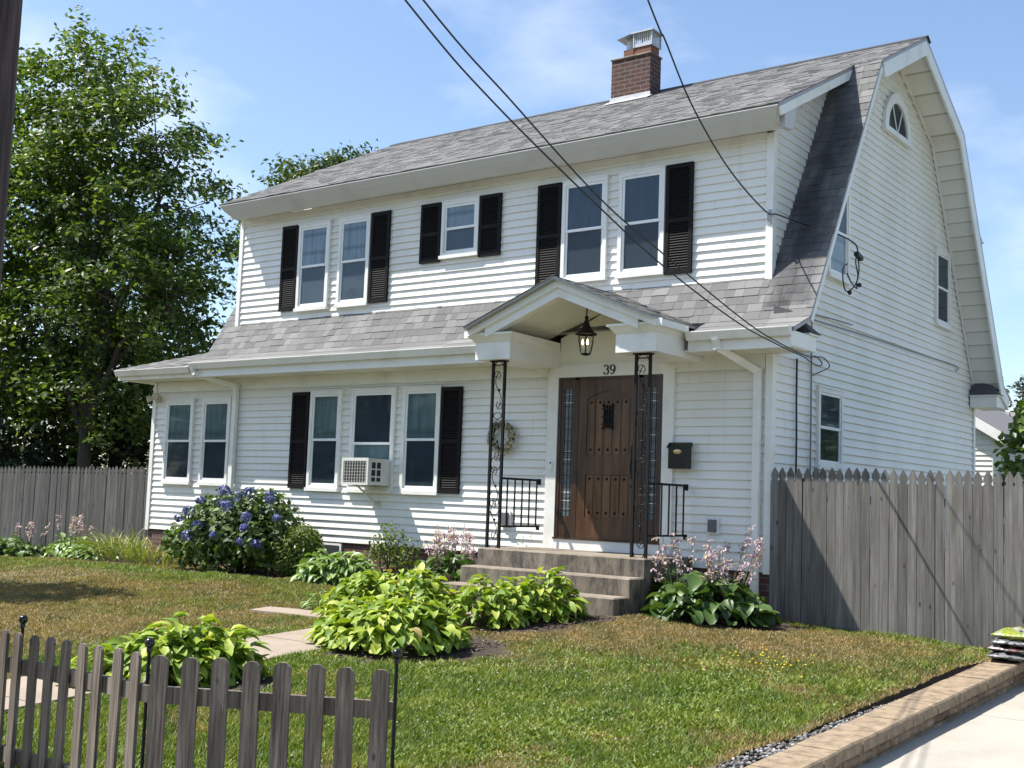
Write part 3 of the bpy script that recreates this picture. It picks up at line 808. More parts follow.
# dormer crown: deep sloped gutter along the upper eave, returning round the corner
def crown(mb, x0, x1, sgn=1, y0=0):
    f = lambda y: y0 + sgn * y
    zt = zu(-.15) - .03
    pr = [(-.17, zt), (-.170, zt - .010), (-.10, zt - .10), (.02, zt - .215), (.03, zt - .225), (.05, zt - .225), (.05, zt - .02), (-.15, zt)]
    vs = []
    for (y, z) in pr: vs.append((x0 - (.22 * (.05 - y) / .22 - .12), f(y), z))
    for (y, z) in pr: vs.append((x1 + (.16 * (.05 - y) / .22 - .06), f(y), z))
    n = len(pr); fs = [tuple(range(n)), tuple(range(n, 2 * n))] + [(i, (i + 1) % n, n + (i + 1) % n, n + i) for i in range(n)]
    mb.add(vs, fs)
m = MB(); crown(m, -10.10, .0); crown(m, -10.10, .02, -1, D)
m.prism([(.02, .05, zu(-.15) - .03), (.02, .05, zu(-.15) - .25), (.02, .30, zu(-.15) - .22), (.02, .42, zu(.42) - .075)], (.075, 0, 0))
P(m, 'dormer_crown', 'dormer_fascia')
# gutters
def gutter(mb, x0, x1, yb, z):
    pr = [(yb, z - .005), (yb, z - .10), (yb - .06, z - .105), (yb - .085, z - .05), (yb - .105, z - .012), (yb - .105, z), (yb - .095, z), (yb - .08, z - .04), (yb - .05, z - .09), (yb - .012, z - .09), (yb - .012, z - .005)]
    mb.prism([(x0, y, zz) for y, zz in pr], (x1 - x0, 0, 0))
    for xe in (x0, x1 - .004): mb.prism([(xe, yb, z - .002), (xe, yb, z - .10), (xe, yb - .06, z - .105), (xe, yb - .104, z - .012), (xe, yb - .104, z - .001)], (.004, 0, 0))
m = MB(); gutter(m, -10.2, PX0 - .01, -.513, 2.955); P(m, 'gutter', 'white_trim')
m = MB(); gutter(m, PX1 + .01, .47, -.513, 2.955); P(m, 'gutter', 'white_trim')
m = MB(); gutter(m, SX + .03, -10.205, -.516, 2.90); P(m, 'gutter', 'white_trim')
# eave returns at the foot of the gable
def eave_return(ya, yb, yh):
    """boxed cornice return: ya outer end, yb inner end, yh where the small roof meets the rake"""
    m = MB(); m.box(.0145, .452, min(ya, yb), max(ya, yb), 2.7465, 2.925); r = P(m, 'eave_return', 'white_trim')
    s_ = 1 if yb > yh else -1; yt = yb + s_ * .05
    m = MB(); m.box(.012, .478, min(yh, yt) + .01, max(yh, yt) - .01, 2.926, 2.952); P(m, 'cap_moulding', 'white_trim', r)
    m = MB(); m.add([(.0145, yh, 2.953), (.497, yh, 2.953), (.497, yt, 2.953), (.0145, yt, 2.953), (.0145, yh + s_ * .02, 3.31), (.24, yh + s_ * .02, 3.23)],
          [(0, 3, 2, 1), (1, 2, 5), (2, 3, 4, 5), (0, 1, 5, 4), (3, 0, 4)]); P(m, 'return_cap', 'cap_shingle', r)
eave_return(-.498, .22, -.03); eave_return(D + .45, D - .30, D + .03)
# downspouts
def downspout(pts, name='downspout'):
    m = MB()
    for a, b in zip(pts[:-1], pts[1:]): m.bar(a, b, .085, .062, (0, -1, 0))
    for p in pts[1:-1]: m.box(p[0] - .044, p[0] + .044, p[1] - .034, p[1] + .034, p[2] - .03, p[2] + .03)
    P(m, name, 'white_trim')
downspout([(-.47, -.565, 2.86), (-.45, -.52, 2.76), (-.16, -.055, 2.52), (-.16, -.055, -.34)])
downspout([(-10.15, -.565, 2.86), (-10.12, -.54, 2.78), (-9.62, -.055, 2.60), (-9.62, -.055, -.30)])

# ---- windows
def window(fn, u0, u1, z0, z1, up='teal_blind', lo='window_screen', sill=True, cover=None, split=.5, c=.055, lower_blind=None):
    def bx(mb, a, b, n0, n1, za, zb):
        p, q = fn(a, n0, za), fn(b, n1, zb); mb.box(p[0], q[0], p[1], q[1], p[2], q[2])
    m = MB()
    bx(m, u0, u0 + c, -.012, .038, z0, z1); bx(m, u1 - c, u1, -.012, .038, z0, z1)
    bx(m, u0 + c, u1 - c, -.012, .038, z1 - c, z1); bx(m, u0 + c, u1 - c, -.012, .036, z0, z0 + c * .7)
    bx(m, u0 - .01, u1 + .01, -.012, .048, z1 + .001, z1 + .022)
    if sill: bx(m, u0 - .015, u1 + .015, -.012, .060, z0 - .052, z0 - .001)
    wn = P(m, 'window', 'white_trim')
    a, b = u0 + c + .001, u1 - c - .001; zb, zt = z0 + c * .7 + .001, z1 - c - .001
    zm = zb + (zt - zb) * split; f = .034
    m = MB()
    bx(m, a, a + f, .006, .026, zm - f * .5, zt); bx(m, b - f, b, .006, .026, zm - f * .5, zt); bx(m, a + f, b - f, .006, .026, zt - f, zt); bx(m, a + f, b - f, .006, .030, zm - f * .55, zm + f * .55)
    bx(m, a, a + f, .0, .014, zb, zm - f * .5 - .001); bx(m, b - f, b, .0, .014, zb, zm - f * .5 - .001); bx(m, a + f, b - f, .0, .014, zb, zb + f)
    P(m, 'sash', 'white_sash', wn)
    m = MB(); bx(m, a + .01, b - .01, .016, .0165, zm, zt - .01); bx(m, a + .01, b - .01, .008, .0085, zb + .01, zm)
    P(m, 'pane', 'window_glass', wn)
    m = MB(); bx(m, a + .005, b - .005, .0085 if False else .011, .0115, zm, zt - .005); P(m, 'blind', up, wn)
    m = MB(); bx(m, a + .005, b - .005, .004, .0045, zb, zm - .001); P(m, 'screen', lo, wn)
    return wn
def shutter(fn, u0, u1, z0, z1):
    m = MB()
    def bx(a, b, n0, n1, za, zb):
        p, q = fn(a, n0, za), fn(b, n1, zb); m.box(p[0], q[0], p[1], q[1], p[2], q[2])
    s = .05; zm = (z0 + z1) / 2 - .02
    bx(u0, u0 + s, .0, .034, z0, z1); bx(u1 - s, u1, .0, .034, z0, z1)
    bx(u0 + s, u1 - s, .0, .034, z0, z0 + .07); bx(u0 + s, u1 - s, .0, .034, z1 - .06, z1); bx(u0 + s, u1 - s, .0, .033, zm - .03, zm + .03)
    bx(u0 + s, u1 - s, .001, .006, z0 + .07, z1 - .06)
    z = z0 + .075
    while z < z1 - .075:
        if not (zm - .045 < z < zm + .03):
            pts = [fn(u0 + s, .008, z + .026), fn(u0 + s, .026, z), fn(u0 + s, .029, z + .006), fn(u0 + s, .011, z + .032)]
            e = Vector(fn(u1 - s, 0, 0)) - Vector(fn(u0 + s, 0, 0)); m.prism(pts, e)
        z += .034
    P(m, 'shutter', 'black_shutter')
Z1, Z2 = .955, 2.47
window(FR, -11.50, -10.735, .985, 2.405); window(FR, -10.497, -9.76, .985, 2.405)
window(FR, -7.84, -7.15, Z1, Z2); window(FR, -5.866, -5.138, Z1, Z2)
shutter(FR, -8.265, -7.875, .935, 2.465); shutter(FR, -5.125, -4.741, .935, 2.465)
m = MB(); m.box(-6.95, -6.0, -.004, .0, .955, 2.47)
window(FR, -6.94, -6.02, Z1, Z2, 'window_screen', 'teal_blind', True, split=.46)
window(DF, -8.629, -7.899, 3.89, 5.29, 'pale_blind', 'pale_screen'); window(DF, -7.687, -6.996, 3.89, 5.29, 'pale_blind', 'pale_screen')
shutter(DF, -9.04, -8.645, 3.87, 5.315); shutter(DF, -6.975, -6.58, 3.87, 5.315)
window(DF, -5.511, -4.799, 4.48, 5.298, 'pale_blind', 'pale_screen'); shutter(DF, -5.935, -5.535, 4.40, 5.315); shutter(DF, -4.785, -4.39, 4.40, 5.315)
window(DF, -3.304, -2.566, 3.925, 5.31, 'slat_blind', 'window_screen'); window(DF, -2.382, -1.674, 3.925, 5.31, 'slat_blind', 'window_screen')
shutter(DF, -3.735, -3.325, 3.865, 5.325); shutter(DF, -1.655, -1.262, 3.865, 5.325)
window(GR, 1.62, 2.33, 3.99, 5.21, 'window_screen', 'pale_blind'); window(GR, 6.08, 6.795, 3.965, 5.17, 'window_screen', 'dark_interior'); window(GR, 1.33, 2.15, 1.46, 2.46, 'window_screen', 'dark_interior')
# half-round attic window
m = MB(); cy, cz, ro, ri = 4.22, 6.51, .56, .42; n = 20
vs = []; fs = []
for i in range(n + 1):
    t = math.pi * i / n
    for (r, xx) in ((ro, -.01), (ro, .045), (ri, .045), (ri, -.01)):
        vs.append((xx, cy + r * math.cos(t), cz + .05 + r * 1.08 * math.sin(t)))
for i in range(n):
    for k in range(4): fs.append((i * 4 + k, i * 4 + (k + 1) % 4, i * 4 + 4 + (k + 1) % 4, i * 4 + 4 + k))
fs += [(0, 1, 2, 3), tuple(n * 4 + k for k in range(4))]
m.add(vs, fs); m.box(-.01, .06, cy - ro - .03, cy + ro + .03, cz - .03, cz + .049)
aw = P(m, 'attic_window', 'white_trim')
m = MB(); m.prism([(.004, cy + ri * math.cos(math.pi * i / n), cz + .055 + ri * 1.08 * math.sin(math.pi * i / n)) for i in range(n + 1)], (.004, 0, 0)); P(m, 'pane', 'dark_interior', aw)
m = MB(); m.prism([(.018, cy + ri * math.cos(math.pi * i / n), cz + .055 + ri * 1.08 * math.sin(math.pi * i / n)) for i in range(n + 1)], (.001, 0, 0)); P(m, 'glass', 'window_glass', aw)
m = MB()
for t in (60, 120):
    m.bar((.024, cy + .02 * math.cos(R(t)), cz + .06), (.024, cy + ri * math.cos(R(t)), cz + .05 + ri * 1.08 * math.sin(R(t))), .018, .012, (1, 0, 0))
P(m, 'muntin', 'white_sash', aw)

# ---- entrance
DX0, DX1, DZ0, DZ1 = -3.066, -1.463, .412, 2.53
m = MB()
m.box(-3.235, DX0 - .002, -.035, .02, .262, 2.70); m.box(DX1 + .002, -1.305, -.035, .02, .262, 2.70)
m.box(DX0 - .002, DX1 + .002, -.035, .02, DZ1 + .002, 2.70)
m.box(DX0 - .002, DX1 + .002, -.060, .02, .262, .39)
m.box(-3.42, -3.236, -.05, .02, 2.60, 2.735); m.box(-1.304, -1.12, -.05, .02, 2.60, 2.735)
P(m, 'door_casing', 'white_trim')
m = MB()
LX0, LX1 = -2.735, -1.815
for a, b in ((DX0, DX0 + .045), (DX1 - .045, DX1), (LX0 - .06, LX0 - .004), (LX1 + .004, LX1 + .06)): m.box(a, b, -.022, .02, DZ0, DZ1)
m.box(DX0 + .045, DX1 - .045, -.022, .02, DZ1 - .035, DZ1); m.box(DX0, DX1, -.075, .0, .391, .411)
for a, b in ((DX0 + .045, LX0 - .06), (LX1 + .06, DX1 - .045)):      # sidelight stiles and rails
    m.box(a, a + .038, -.012, .02, DZ0, DZ1 - .035); m.box(b - .038, b, -.012, .02, DZ0, DZ1 - .035)
    m.box(a + .038, b - .038, -.012, .02, DZ0, DZ0 + .28); m.box(a + .038, b - .038, -.012, .02, DZ1 - .16, DZ1 - .035)
P(m, 'door_frame', 'stained_frame')
for a, b in ((DX0 + .045, LX0 - .06), (LX1 + .06, DX1 - .045)):
    m = MB(); a += .038; b -= .038; m.box(a, b, -.002, .004, DZ0 + .28, DZ1 - .16)
    sl = P(m, 'sidelight', 'leaded_glass')
    m = MB(); za, zb = DZ0 + .28, DZ1 - .16
    for u in (a + .02, b - .02, (a + b) / 2): m.box(u - .005, u + .005, -.006, -.003, za, zb)
    for i in range(11):
        z = za + (zb - za) * (i + .5) / 11; m.box(a, b, -.0075, -.0062, z - .004, z + .004)
    P(m, 'leading', 'black_iron', sl)
# plank panel door
m = MB(); m.box(LX0, LX1, -.004, .03, DZ0 + .004, DZ1 - .038)
for a, b in ((LX0, LX0 + .13), (LX1 - .13, LX1)): m.box(a, b, -.018, -.0041, DZ0 + .004, DZ1 - .038)
pa, pb = LX0 + .13, LX1 - .13
m.box(pa, pb, -.018, -.0041, DZ0 + .004, DZ0 + .28); m.box(pa, pb, -.018, -.0041, 1.245, 1.50)
npt = 12; arch = [(pa, -.018, DZ1 - .038), (pa, -.018, 2.24)] + [(pa + (pb - pa) * i / npt, -.018, 2.24 + .10 * math.sin(math.pi * i / npt)) for i in range(1, npt)] + [(pb, -.018, 2.24), (pb, -.018, DZ1 - .038)]
m.prism(arch, (0, .0139, 0))
door = P(m, 'front_door', 'stained_door')
m = MB(); nb = 5; w = (pb - pa) / nb
for i in range(nb):
    a, b = pa + w * i + .012, pa + w * (i + 1) - .012
    for z0, z1 in ((DZ0 + .285, 1.24), (1.505, 2.235)): m.bbox(a, b, -.012, -.0042, z0, z1, .004)
P(m, 'plank', 'stained_plank', door)
m = MB()
for i in range(nb):
    c = pa + w * (i + .5)
    for z in (DZ0 + .34, 1.19, 1.57, 2.19):
        m = MB(); m.ball((c, -.016, z), .019, 8, (1, .6, 1)); P(m, 'clavo', 'black_iron', door)
m = MB()
cx, cz0 = (pa + pb) / 2, 2.0                 # speakeasy grille
m.box(cx - .075, cx + .075, -.018, -.0125, cz0 - .12, cz0 + .12)
for i in range(4): u = cx - .06 + .04 * i; m.box(u - .006, u + .006, -.034, -.0181, cz0 - .15, cz0 + .15)
for z in (-.1, 0, .1): m.box(cx - .095, cx + .095, -.040, -.0341, cz0 + z - .008, cz0 + z + .008)
for u in (-.07, .07):
    for z in (-.15, .15): m.ball((cx + u, -.03, cz0 + z), .02, 8)
P(m, 'grille', 'black_iron', door)
m = MB(); hx_ = LX1 - .065
m.box(hx_ - .03, hx_ + .03, -.028, -.0181, 1.20, 1.62); m.tube([(hx_, -.03, 1.25), (hx_, -.075, 1.29), (hx_, -.08, 1.36), (hx_, -.07, 1.42), (hx_, -.03, 1.46)], .010, 8); m.ball((hx_, -.035, 1.56), .024, 10); m.ball((hx_, -.04, 1.10), .022, 10)
P(m, 'handle', 'black_iron', door)
# house number: 3 and 9 drawn as strokes of varying weight
def stroke(mb, pts, ws, y=-.042):
    n = len(pts); L = []; Rr = []
    for i in range(n):
        a = Vector(pts[max(0, i - 1)]); b = Vector(pts[min(n - 1, i + 1)]); d = (b - a).normalized(); q = Vector((-d.y, d.x))
        p = Vector(pts[i]); L.append(p + q * ws[i] / 2); Rr.append(p - q * ws[i] / 2)
    vs = [(p.x, y, p.y) for p in L] + [(p.x, y, p.y) for p in Rr] + [(p.x, y + .006, p.y) for p in L] + [(p.x, y + .006, p.y) for p in Rr]
    fs = []
    for i in range(n - 1):
        fs += [(i, i + 1, n + i + 1, n + i), (2 * n + i, 3 * n + i, 3 * n + i + 1, 2 * n + i + 1), (i, 2 * n + i, 2 * n + i + 1, i + 1), (n + i, n + i + 1, 3 * n + i + 1, 3 * n + i)]
    mb.add(vs, fs)
def arc(cx, cz, rx, rz, t0, t1, n=14, w0=.010, w1=.024):
    ps = []; ws = []
    for i in range(n + 1):
        t = R(t0 + (t1 - t0) * i / n); ps.append((cx + rx * math.cos(t), cz + rz * math.sin(t))); ws.append(w0 + (w1 - w0) * abs(math.cos(t)) ** 1.5)
    return ps, ws
nx, nz = -2.315, 2.555
m = MB(); stroke(m, *arc(nx, nz + .092, .030, .028, 150, -85)); stroke(m, *arc(nx, nz + .034, .036, .034, 85, -155))
m.ball((nx - .027, -.040, nz + .102), .009, 8, (1, .3, 1)); m.ball((nx - .033, -.040, nz + .022), .010, 8, (1, .3, 1)); P(m, 'numeral', 'charcoal_digit')
nx = -2.215
m = MB(); stroke(m, *arc(nx, nz + .083, .033, .037, 0, 360, 22)); ps, ws = arc(nx - .012, nz + .075, .047, .072, 10, -100, 14); stroke(m, ps, ws, -.0445)
m.ball((nx - .022, -.040, nz + .006), .010, 8, (1, .3, 1)); P(m, 'numeral', 'charcoal_digit')
m = MB(); m.box(-3.165, -3.125, -.055, -.0355, 1.30, 1.42); db = P(m, 'doorbell', 'white_sash')
m = MB(); m.ball((-3.145, -.056, 1.39), .014, 10, (1, .4, 1)); P(m, 'button', 'black_enamel', db)

# ---- porch
for a, b in ((-3.62, -3.06), (-1.48, -.93)):
    m = MB(); m.box(a, b, -1.15, -.0055, 2.665, 2.885); ent = P(m, 'porch_beam', 'white_trim')
    m = MB()
    pr = [(-1.15, 2.886), (-1.165, 2.90), (-1.215, 2.965), (-1.235, 2.972), (-1.235, 3.0), (-.03, 3.0), (-.03, 2.886)]
    vs = []
    for xx, sg in ((a, -1), (b, 1)):
        for (y, z) in pr: vs.append((xx + sg * max(0, -1.15 - y), y, z))
    n = len(pr); m.add(vs, [tuple(range(n)), tuple(range(n, 2 * n))] + [(i, (i + 1) % n, n + (i + 1) % n, n + i) for i in range(n)])
    P(m, 'cornice', 'white_trim', ent)
pk = (-2.27, 3.585); LT = (-3.66, 3.035); RT = (-.86, 3.02)
def rakeprism(mb, off0, off1, y0, y1, lt=LT, rt=RT):
    """gable band between two vertical offsets below the roof line"""
    for e in (lt, rt):
        mb.prism([(pk[0], y0, pk[1] - off0), (e[0], y0, e[1] - off0), (e[0], y0, e[1] - off1), (pk[0], y0, pk[1] - off1)], (0, y1 - y0, 0))
m = MB(); rakeprism(m, .0, .085, -1.29, -1.20); P(m, 'porch_rake', 'white_trim')
m = MB(); rakeprism(m, .086, .20, -1.25, -1.14, (-3.40, 3.14), (-1.12, 3.125)); P(m, 'porch_rake', 'white_trim')
m = MB()
for e, s in ((LT, -1), (RT, 1)):
    m.prism([(pk[0], -1.14, pk[1] - .16), (pk[0] + s * 1.20, -1.14, pk[1] - .60), (pk[0] + s * 1.20, -1.14, pk[1] - .585), (pk[0], -1.14, pk[1] - .14)], (0, 1.13, 0))
m.prism([(-3.06, -.02, 2.70), (-1.48, -.02, 2.70), (-1.48, -.02, 3.06), (pk[0], -.02, 3.43), (-3.06, -.02, 3.06)], (0, .016, 0))
P(m, 'porch_ceiling', 'cream_soffit')
m = MB(); 
for e in (LT, RT):
    m.prism([(pk[0], -1.37, pk[1] + .03), (e[0], -1.37, e[1] + .03), (e[0], -1.37, e[1] + .002), (pk[0], -1.37, pk[1] + .002)], (0, 1.37 + .22, 0))
pr_ = P(m, 'porch_roof', 'drip_edge')
m = MB()
for e, s in ((LT, -1), (RT, 1)):
    vd = Vector((pk[0] - e[0], 0, pk[1] - e[1])); L = vd.length; vd.normalize()
    shingles(m, (e[0], 0, e[1] + .036), (0, 1, 0), vd, -1.385, .23, 0, L + .01, .13)
P(m, 'shingle', 'asphalt_shingle', pr_)
for x, s in ((-3.68, -1), (-.84, 1)):                # small gutters down the porch sides
    m = MB(); m.box(x - .035 * 1, x + .035, -1.24, -.60, 2.945, 3.02)
    m.box(x - .05, x + .05, -1.262, -1.241, 2.94, 3.03)
    P(m, 'porch_gutter', 'white_trim')
def column(cx):
    m = MB(); w = .095
    for s in (-1, 1): m.box(cx + s * w - .016, cx + s * w + .016, -1.016, -.984, .262, 2.664)
    c = P(m, 'porch_column', 'black_iron')
    m = MB(); m.box(cx - .12, cx + .12, -1.05, -.95, 2.648, 2.6635); m.box(cx - w, cx + w, -1.006, -.994, 2.60, 2.615)
    def curl(x, z, r, t0, t1, shrink):
        pts = []
        for i in range(15):
            t = R(t0 + (t1 - t0) * i / 14); rr = r * (1 - shrink * i / 14); pts.append((x + rr * math.cos(t), -1.0, z + rr * math.sin(t)))
        m.tube(pts, .0055, 5)
    for zc in (2.28, 1.62, 1.05, .62):
        m.tube([(cx + .05 * math.sin(i / 14 * 6.28), -1.0, zc - .24 + .48 * i / 14) for i in range(15)], .0055, 5)
        curl(cx - .03, zc + .20, .06, -60, 300, .55); curl(cx + .03, zc - .20, .06, 120, 480, .55)
        curl(cx, zc + .30, .072, 180, 0, 0); curl(cx, zc - .30, .072, 180, 360, 0)
        m.ball((cx + .01, -1.0, zc), .02, 6)
    P(m, 'scroll', 'black_iron', c)
column(-3.335); column(-1.18)
def railing(x, y0, y1, zt, zb, n):
    m = MB(); m.box(x - .018, x + .018, y0, y1, zt - .014, zt + .014); m.box(x - .012, x + .012, y0, y1, zb - .012, zb + .012)
    m.box(x - .024, x + .024, y1 - .03, y1, zt - .06, zt + .018); m.box(x - .02, x + .02, y1 - .03, y1 - .001, zb - .05, zb + .014)
    for i in range(n):
        y = y0 + (y1 - y0) * (i + .8) / (n + .2) ; m.box(x - .008, x + .008, y - .008, y + .008, zb, zt)
    P(m, 'porch_railing', 'black_iron')
railing(-3.24, -.985, -.15, 1.15, .54, 5); railing(-1.085, -.985, -.05, 1.13, .52, 5)
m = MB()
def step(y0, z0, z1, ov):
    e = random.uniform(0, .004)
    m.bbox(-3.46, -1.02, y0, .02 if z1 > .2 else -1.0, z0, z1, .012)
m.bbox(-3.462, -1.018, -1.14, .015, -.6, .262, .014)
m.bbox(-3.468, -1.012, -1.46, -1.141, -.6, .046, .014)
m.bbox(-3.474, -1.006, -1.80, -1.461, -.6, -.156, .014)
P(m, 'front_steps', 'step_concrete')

# ---- chimney
CX0, CX1, CY0, CY1 = -4.67, -3.91, 3.55, 3.90
m = MB(); m.box(CX0, CX1, CY0, CY1, 7.3, 8.40); ch = P(m, 'chimney', 'chimney_brick')
m = MB(); m.bbox(CX0 - .02, CX1 + .02, CY0 - .02, CY1 + .02, 8.401, 8.428, .012); P(m, 'crown', 'step_concrete', ch)
m = MB(); m.prism([(CX0 - .03, CY0 - .012, 7.58), (CX1 + .03, CY0 - .012, 7.58), (CX1 + .012, CY0 - .012, 7.74), (CX0 - .012, CY0 - .012, 7.74)], (0, .011, 0)); m.prism([(CX0 - .05, CY0 - .16, zu(CY0 - .16) + .02), (CX1 + .05, CY0 - .16, zu(CY0 - .16) + .02), (CX1 + .05, CY0, zu(CY0) + .022), (CX0 - .05, CY0, zu(CY0) + .022)], (0, 0, .012))
P(m, 'flashing', 'lead_flashing', ch)
m = MB(); m.box(CX0 + .19, CX0 + .38, 3.62, 3.81, 8.429, 8.57); m.box(CX0 + .42, CX1 - .02, 3.59, 3.86, 8.429, 8.575); P(m, 'flue', 'clay_flue', ch)
m = MB(); cx = CX0 + .285
m.lathe([(.085, 8.571), (.085, 8.72), (.05, 8.74), (.05, 8.80)], (cx, 3.715, 0), 12)
vs = [(cx - .20, 3.55, 8.76), (cx + .13, 3.55, 8.82), (cx + .13, 3.87, 8.82), (cx - .20, 3.87, 8.76), (cx, 3.715, 8.88)]
m.add(vs, [(0, 1, 4), (1, 2, 4), (2, 3, 4), (3, 0, 4), (3, 2, 1, 0)])
xa, xb, ya, yb = CX0 + .41, CX1 - .005, 3.58, 3.875
m.box(xa - .04, xb + .04, ya - .04, yb + .04, 8.80, 8.825)
for x in (xa, xb): 
    for y in (ya, yb): m.box(x - .012, x + .012, y - .012, y + .012, 8.56, 8.80)
m.box(xa - .01, xb + .01, ya - .005, ya + .005, 8.56, 8.62); m.box(xb - .005, xb + .005, ya, yb, 8.56, 8.62)
for i in range(10):
    x = xa + (xb - xa) * i / 9; m.box(x - .006, x + .006, ya - .004, ya + .004, 8.6, 8.80)
    y = ya + (yb - ya) * i / 9; m.box(xb - .004, xb + .004, y - .006, y + .006, 8.6, 8.80)
P(m, 'chimney_cap', 'galvanised', ch)

# ---- small fixtures on the walls (fixed parts of the house)
def outlet(x0, x1, z0, z1):
    m = MB(); m.box(x0 - .025, x1 + .025, -.03, .0, z0 - .025, z1 + .03); o = P(m, 'outlet_box', 'white_sash')
    m = MB(); m.box(x0, x1, -.07, -.0301, z0, z1); P(m, 'cover', 'grey_plastic', o)
outlet(-.78, -.68, .58, .73); outlet(-3.93, -3.83, .53, .70)

# ---------------------------------------------------------------- things on the house
t = thing('mailbox', (-1.17, -.036, 1.32), 'black wall mailbox with brass oval plate, right of the front door', 'mailbox')
m = MB(); m.bbox(-1.30, -1.04, -.15, -.034, 1.335, 1.60, .004); m.build('box', 'black_enamel', t)
m = MB(); m.prism([(-1.315, -.034, 1.665), (-1.315, -.10, 1.66), (-1.315, -.165, 1.605), (-1.315, -.165, 1.585), (-1.315, -.151, 1.602), (-1.315, -.034, 1.602)], (.29, 0, 0)); m.build('lid', 'black_enamel', t)
m = MB(); m.ball((-1.17, -.153, 1.545), .06, 16, (1, .12, .5)); m.build('plate', 'brass', t, True)

t = thing('wreath', (-3.97, -.02, 1.74), 'round pale dried flower wreath hung on the siding behind the iron column', 'wreath')
rg = np.random.default_rng(5)
def leafset(C, Nn, size, rg, jitter=.9, aspect=.5, fold=.25):
    """diamond leaves at centres C with preferred normals Nn"""
    n = len(C); nm = Nn + rg.normal(0, jitter, (n, 3)); nm /= np.linalg.norm(nm, axis=1)[:, None] + 1e-9
    a = rg.normal(0, 1, (n, 3)); a -= nm * (a * nm).sum(1)[:, None]; a /= np.linalg.norm(a, axis=1)[:, None] + 1e-9
    b = np.cross(nm, a); s = (size * rg.uniform(.65, 1.25, n))[:, None]
    V = np.empty((n, 4, 3)); V[:, 0] = C - a * s * .5; V[:, 2] = C + a * s * .5
    V[:, 1] = C + b * s * aspect * .5 + nm * s * fold * .3; V[:, 3] = C - b * s * aspect * .5 + nm * s * fold * .3
    F = np.array([(0, 1, 2), (0, 2, 3)])[None] + (np.arange(n) * 4)[:, None, None]
    return V.reshape(-1, 3), F.reshape(-1, 3)
m = MB(); m.tube([(-3.97 + .18 * math.cos(R(a)), -.05, 1.74 + .185 * math.sin(R(a))) for a in range(0, 361, 15)], .03, 7, False); m.build('ring', 'bark', t)
th = rg.uniform(0, 6.283, 520); rr = rg.normal(.185, .026, 520)
C = np.stack([rr * np.cos(th), -.045 - rg.uniform(0, .05, 520), rr * np.sin(th)], -1)
V, F = leafset(C, np.stack([np.cos(th) * .4, -np.ones(520), np.sin(th) * .4], -1), .05, rg, .7, .6)
npmesh('sprig', V, F, 'wreath_sprig', t)

LZ = .06
t = thing('hanging_lantern', (-2.17, -.75, 2.72), 'black hanging porch lantern with glass sides and lit candle bulbs', 'lantern')
m = MB(); m.lathe([(.004, 3.36), (.045, 3.355), (.05, 3.335), (.012, 3.33)], (-2.17, -.75, 0), 12)
z = 3.335
while z > 3.21: m.tube([(-2.17 + .009 * math.cos(a * .785), -.75 + (.009 * math.sin(a * .785) if True else 0), z - .02 + .018 * math.sin(a * .785)) for a in range(9)], .003, 4, False); z -= .03
m.tube([(-2.17, -.75, 3.35), (-2.17, -.75, 3.2)], .005, 5)
m.build('chain', 'black_iron', t)
m = MB(); m.lathe([(.003, 3.215), (.022, 3.205), (.026, 3.18), (.014, 3.16), (.03, 3.14), (.04, 3.10), (.062, 3.05), (.10, 3.005), (.138, 2.985), (.14, 2.972), (.11, 2.97)], (-2.17, -.75, 0), 16)
for a in range(6):
    c, s_ = math.cos(R(60 * a)), math.sin(R(60 * a))
    m.tube([(-2.17 + .105 * c, -.75 + .105 * s_, 2.975), (-2.17 + .10 * c, -.75 + .10 * s_, 2.88), (-2.17 + .075 * c, -.75 + .075 * s_, 2.76), (-2.17 + .055 * c, -.75 + .055 * s_, 2.725)], .005, 5)
m.lathe([(.06, 2.735), (.062, 2.722), (.03, 2.712), (.003, 2.705)], (-2.17, -.75, 0), 12)
m.build('frame', 'black_iron', t)
m = MB(); m.lathe([(.098, 2.972), (.094, 2.88), (.070, 2.765), (.05, 2.735)], (-2.17, -.75, 0), 18); m.build('glass', 'clear_glass', t, True)
for dx, dy in ((-.035, -.02), (.035, -.02), (0, .035)):
    m = MB(); m.lathe([(.009, 2.74), (.009, 2.84), (.013, 2.843)], (-2.17 + dx, -.75 + dy, 0), 8); cnd = m.build('candle', 'white_sash', t)
    m = MB(); m.lathe([(.006, 2.843), (.014, 2.865), (.009, 2.895), (.002, 2.915)], (-2.17 + dx, -.75 + dy, 0), 8); m.build('bulb', 'candle_bulb', cnd, True)

t = thing('air_conditioner', (-6.33, -.25, 1.0), 'white window air conditioner with square grille resting in the lower middle window', 'air conditioner')
ax0, ax1, ay, az0, az1 = -6.60, -6.07, -.50, 1.02, 1.405
m = MB(); m.box(ax0, ax1, ay + .02, .0, az0, az1); m.box(ax0 - .005, ax1 + .005, ay, ay + .0195, az0 - .004, az0 + .03); m.box(ax0 - .005, ax1 + .005, ay, ay + .0195, az1 - .04, az1 + .006)
m.box(ax0 - .005, ax0 + .03, ay, ay + .0195, az0 + .03, az1 - .04); m.box(ax1 - .03, ax1 + .005, ay, ay + .0195, az0 + .03, az1 - .04)
m.build('body', 'ac_white', t)
m = MB(); m.box(ax0 + .03, ax1 - .03, ay + .012, ay + .0195, az0 + .03, az1 - .04); cl = m.build('coil', 'ac_coil', t)
m = MB()
for i in range(9): x = ax0 + .05 + (ax1 - ax0 - .1) * i / 8; m.box(x - .0025, x + .0025, ay + .003, ay + .0115, az0 + .03, az1 - .04)
for i in range(7): z = az0 + .05 + (az1 - az0 - .11) * i / 6; m.box(ax0 + .03, ax1 - .03, ay + .001, ay + .0028, z - .0018, z + .0018)
m.build('grille', 'ac_white', t)
